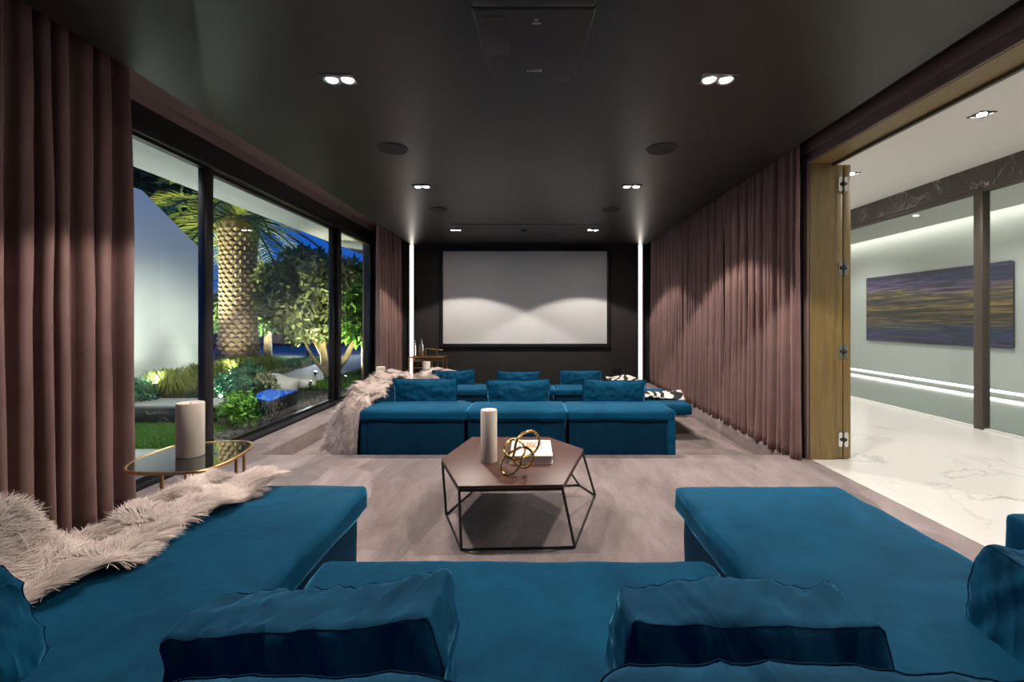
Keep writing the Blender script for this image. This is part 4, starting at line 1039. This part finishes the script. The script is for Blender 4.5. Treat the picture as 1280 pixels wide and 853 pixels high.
for k, (px, py, Y, r, lab) in enumerate(((165,235,17,2.2,'dark leafy tree rising behind the white garden wall'), (215,262,16,1.6,'dark leafy tree between garden wall and palm'), (335,365,17,1.5,'dark leafy tree right behind the palm trunk'), (120,290,15,2.2,'dark leafy tree at the high end of the garden wall'))):
    c0 = at(px, py, Y)
    blo = [(c0.x+rnd.uniform(-1,1)*r*.8, c0.y+rnd.uniform(-1,1)*r*.6, c0.z+rnd.uniform(-1,1)*r*.6, r*.6) for _ in range(8)]
    leafcloud('leafy_tree', lab, blo, 7000, .26, M['leaf_dark'], (c0.x, c0.y, GZ), [[(c0.x,c0.y,GZ,.16),(c0.x,c0.y,c0.z,.08)]], 30+k, M['palm_bark'])
# small plants before the basin
for k, (px, py, r, mt, lab) in enumerate(((245,490,.28,'leaf_blue','low blue green shrub next to the path'), (292,478,.30,'leaf_blue','blue green shrub left of the water basin'), (312,465,.26,'leaf_blue','blue green shrub with loose top behind the basin'), (300,508,.26,'leaf_bright','bright trailing plant in front of the water basin'), (330,478,.2,'leaf_gray','thin brownish shrub behind the water basin'), (168,488,.24,'leaf_blue','low shrub at the foot of the feather grass'))):
    Y = (8.0,7.6,8.2,6.3,7.9,6.85)[k]; c0 = at(px, py, Y); z0 = GZ
    leafcloud('garden_shrub', lab, [(c0.x,c0.y,c0.z,r),(c0.x-.15,c0.y+.1,c0.z-.1,r*.8),(c0.x+.12,c0.y,c0.z-.12,r*.8)], 1300, .07, M[mt], (c0.x,c0.y,z0), [[(c0.x,c0.y,z0,.02),(c0.x,c0.y,c0.z,.012)]], 50+k, cat='shrub')
# rocks
def rock(lab, px, py, Y, s, seed):
    c0 = at(px, py, Y); bm = bmesh.new(); bmesh.ops.create_icosphere(bm, subdivisions=3, radius=1)
    for v in bm.verts:
        f = 1+.25*fbm(v.co.x*1.3+seed, v.co.y*1.3, v.co.z*1.3); v.co = Vector((v.co.x*s[0]*f, v.co.y*s[1]*f, max(-.6,v.co.z)*s[2]*f))
    me = bpy.data.meshes.new('boulder'); bm.to_mesh(me); bm.free(); me.materials.append(M['rock'])
    for p_ in me.polygons: p_.use_smooth = True
    o = bpy.data.objects.new('boulder', me); C.objects.link(o); o.location = (c0.x, c0.y, GZ+.55*s[2]); tag(o, lab, 'rock', 'garden boulders')
rock('pale rounded boulder behind the water basin', 343, 470, 9.3, (.46,.3,.24), 1)
rock('flat pale boulder beside the tree uplight', 380, 473, 10.1, (.26,.2,.13), 2)
# lawns, drive, far house
struct('ground_lawn', MB().prism([(-12,10.3),(-6.3,10.3),(-6.5,13),(-8.2,18),(-14,18)], GZ-.02, GZ+.02), M['turf'])
blades('lawn', 'green lawn around the foot of the palm', (-11,-5.6), (10.2,17.5), GZ+.02, 30000, .10, M['grass'], 2, 'lawn', lambda x, y: x < -6.35-(y-10.3)*.16)
struct('ground_lawn_right', MB().box(-5.0, -3.5, 9.8, 20, GZ-.02, GZ+.02), M['turf'])
blades('lawn', 'green lawn behind the pale multi stemmed tree', (-5.0,-3.5), (9.8,20), GZ+.02, 18000, .10, M['grass'], 3, 'lawn')
struct('ground_drive', MB().box(-16, 2, 13.5, 26, GZ-.03, GZ+.03), M['paving'], 'grey driveway at the far end of the garden')
struct('path_stone', MB().prism([(-6.3,10.4),(-5.1,10.4),(-5.2,14),(-7.2,14)], GZ-.02, GZ+.035), M['paving'], 'grey path leading to the driveway')
hs = thing('garage_house', 'grey house front with a dark garage door beyond the driveway', 'building', (-11, 27, 0))
obj('house_wall', MB().box(-26, 3, 27, 28, GZ-.1, 2.3), M['garage'], hs)
obj('garage_door', MB().box(-15.5, -11.2, 26.93, 27, GZ, 1.9), M['frame'], hs)
obj('parapet', MB().box(-26.1, 3.1, 26.85, 28.1, 2.3, 2.45), M['garage'], hs)
# garden lights (seen and added fixtures with their own lamps)
def uplight(loc, tgt, power, cone, lab, col=(1,.88,.62), glow=True):
    t = thing('garden_uplight', lab, 'light', loc, 'garden uplights')
    d = (Vector(tgt)-Vector(loc)).normalized(); p0 = Vector(loc)+Vector((0,0,.1))
    obj('spike', MB().tube([loc, p0], .012, 6), M['black'], t)
    obj('lamp_head', MB().tube([p0, p0+d*.09], .035, 12), M['black'], t)
    obj('lamp', MB().tube([p0+d*.091, p0+d*.094], .03, 12), M['garden_lamp'], t)
    spot('uplight_lamp', p0+d*.11, tgt, power, cone, .9, col, .03, t)
uplight((-5.75,6.98,.24), (-6.5,7.4,2.6), 70, 150, 'garden uplight in the feather grass before the white wall', (.97,1,.88))
uplight((-5.65,8.6,.2), (-6.5,8.6,2.4), 60, 150, 'garden uplight between the feather grass tufts', (.95,1,.86))
uplight((-5.75,5.6,GZ), (-6.5,6.4,3.2), 230, 150, 'added uplight in the lawn strip facing the white wall', (.97,1,.92))  # wall washer added to brighten the white wall
uplight((-7.3,10.7,GZ), (-7.76,12.0,3.6), 150, 100, 'garden uplight at the foot of the palm', (1,.86,.58))
uplight((-8.7,10.5,GZ), (-7.75,12.0,4.9), 2000, 62, 'added uplight on the wall side of the palm', (1,.92,.6))  # extra lamp added to brighten the palm fronds
q = gp(394, 471, GZ+.05)
uplight((q.x, q.y, GZ), (TB.x-.05, TB.y+.1, 2.6), 900, 112, 'garden uplight at the root of the pale multi stemmed tree', (1,.92,.68))
uplight((-4.75, 9.75, GZ), (TB.x+.1, TB.y, 2.3), 420, 80, 'added uplight in the bed before the pale multi stemmed tree', (1,.94,.7))  # second tree lamp, added to light the leaves on the near side
uplight((-4.35, 10.6, GZ), (-4.6, 11.9, 2.2), 220, 110, 'garden uplight between pale tree and bright shrub', (1,.92,.62))
uplight((-5.2, 7.62, GZ+.05), (-4.2, 6.4, CEIL), 170, 140, 'garden uplight aimed at the roof overhang', (.95,1,.88))
uplight((-9.5, 14.0, GZ), (-9.8, 16.0, 3.4), 4500, 120, 'added uplight below the dark trees behind the wall', (1,1,.75))  # added to brighten the dark trees, no lamp known there
for (x, y, lab) in ((-8.6, 17.5, 'added post lamp at the lawn edge of the driveway'), (-5.2, 19.0, 'added post lamp on the far side of the driveway')):  # made-up lamps, added to brighten the driveway
    t = thing('added_post_lamp', lab, 'light', (x, y, GZ), 'added driveway lamps')
    obj('post', MB().cyl(x, y, GZ, .9, .04, 12), M['black'], t)
    obj('cap', MB().lathe(x, y, [(0,1.08),(.11,1.05),(.11,1.03),(0,1.03)], 16), M['black'], t)
    obj('lamp', MB().cyl(x, y, .9, 1.03, .03, 12), emis('added_post_glow', (.9,.95,1), 25), t)
    for dx, dy in ((.15,0),(-.15,0)):
        spot('added_post_light', (x+dx, y, 1.0), (x+dx*25, y-1, -.1), 230, 150, .4, (.88,.94,1), .06, t)

for (y, lab) in ((4.6, 'added unseen soffit light above the paving'), (6.35, 'added unseen soffit light above the marble bench end'), (8.1, 'added unseen soffit light above the pebble bed'), (10.2, 'added unseen soffit light at the far end of the overhang')):  # added to brighten the near garden, out of view behind the window head
    x = -3.49
    t = thing('added_soffit_light', lab, 'light', (x, y, CEIL), 'added soffit lights')
    obj('trim_ring', MB().lathe(x, y, [(.04,CEIL-.002),(.042,CEIL-.01),(.06,CEIL-.008),(.062,CEIL-.001)], 20), M['white'], t, smooth=True)
    obj('lamp', MB().cyl(x, y, CEIL-.006, CEIL-.001, .038, 20), M['garden_lamp'], t)
    spot('added_soffit_spot', (x, y, CEIL-.02), (x-1.3, y, 0), 210, 120, .6, (1,.97,.88), .03, t)
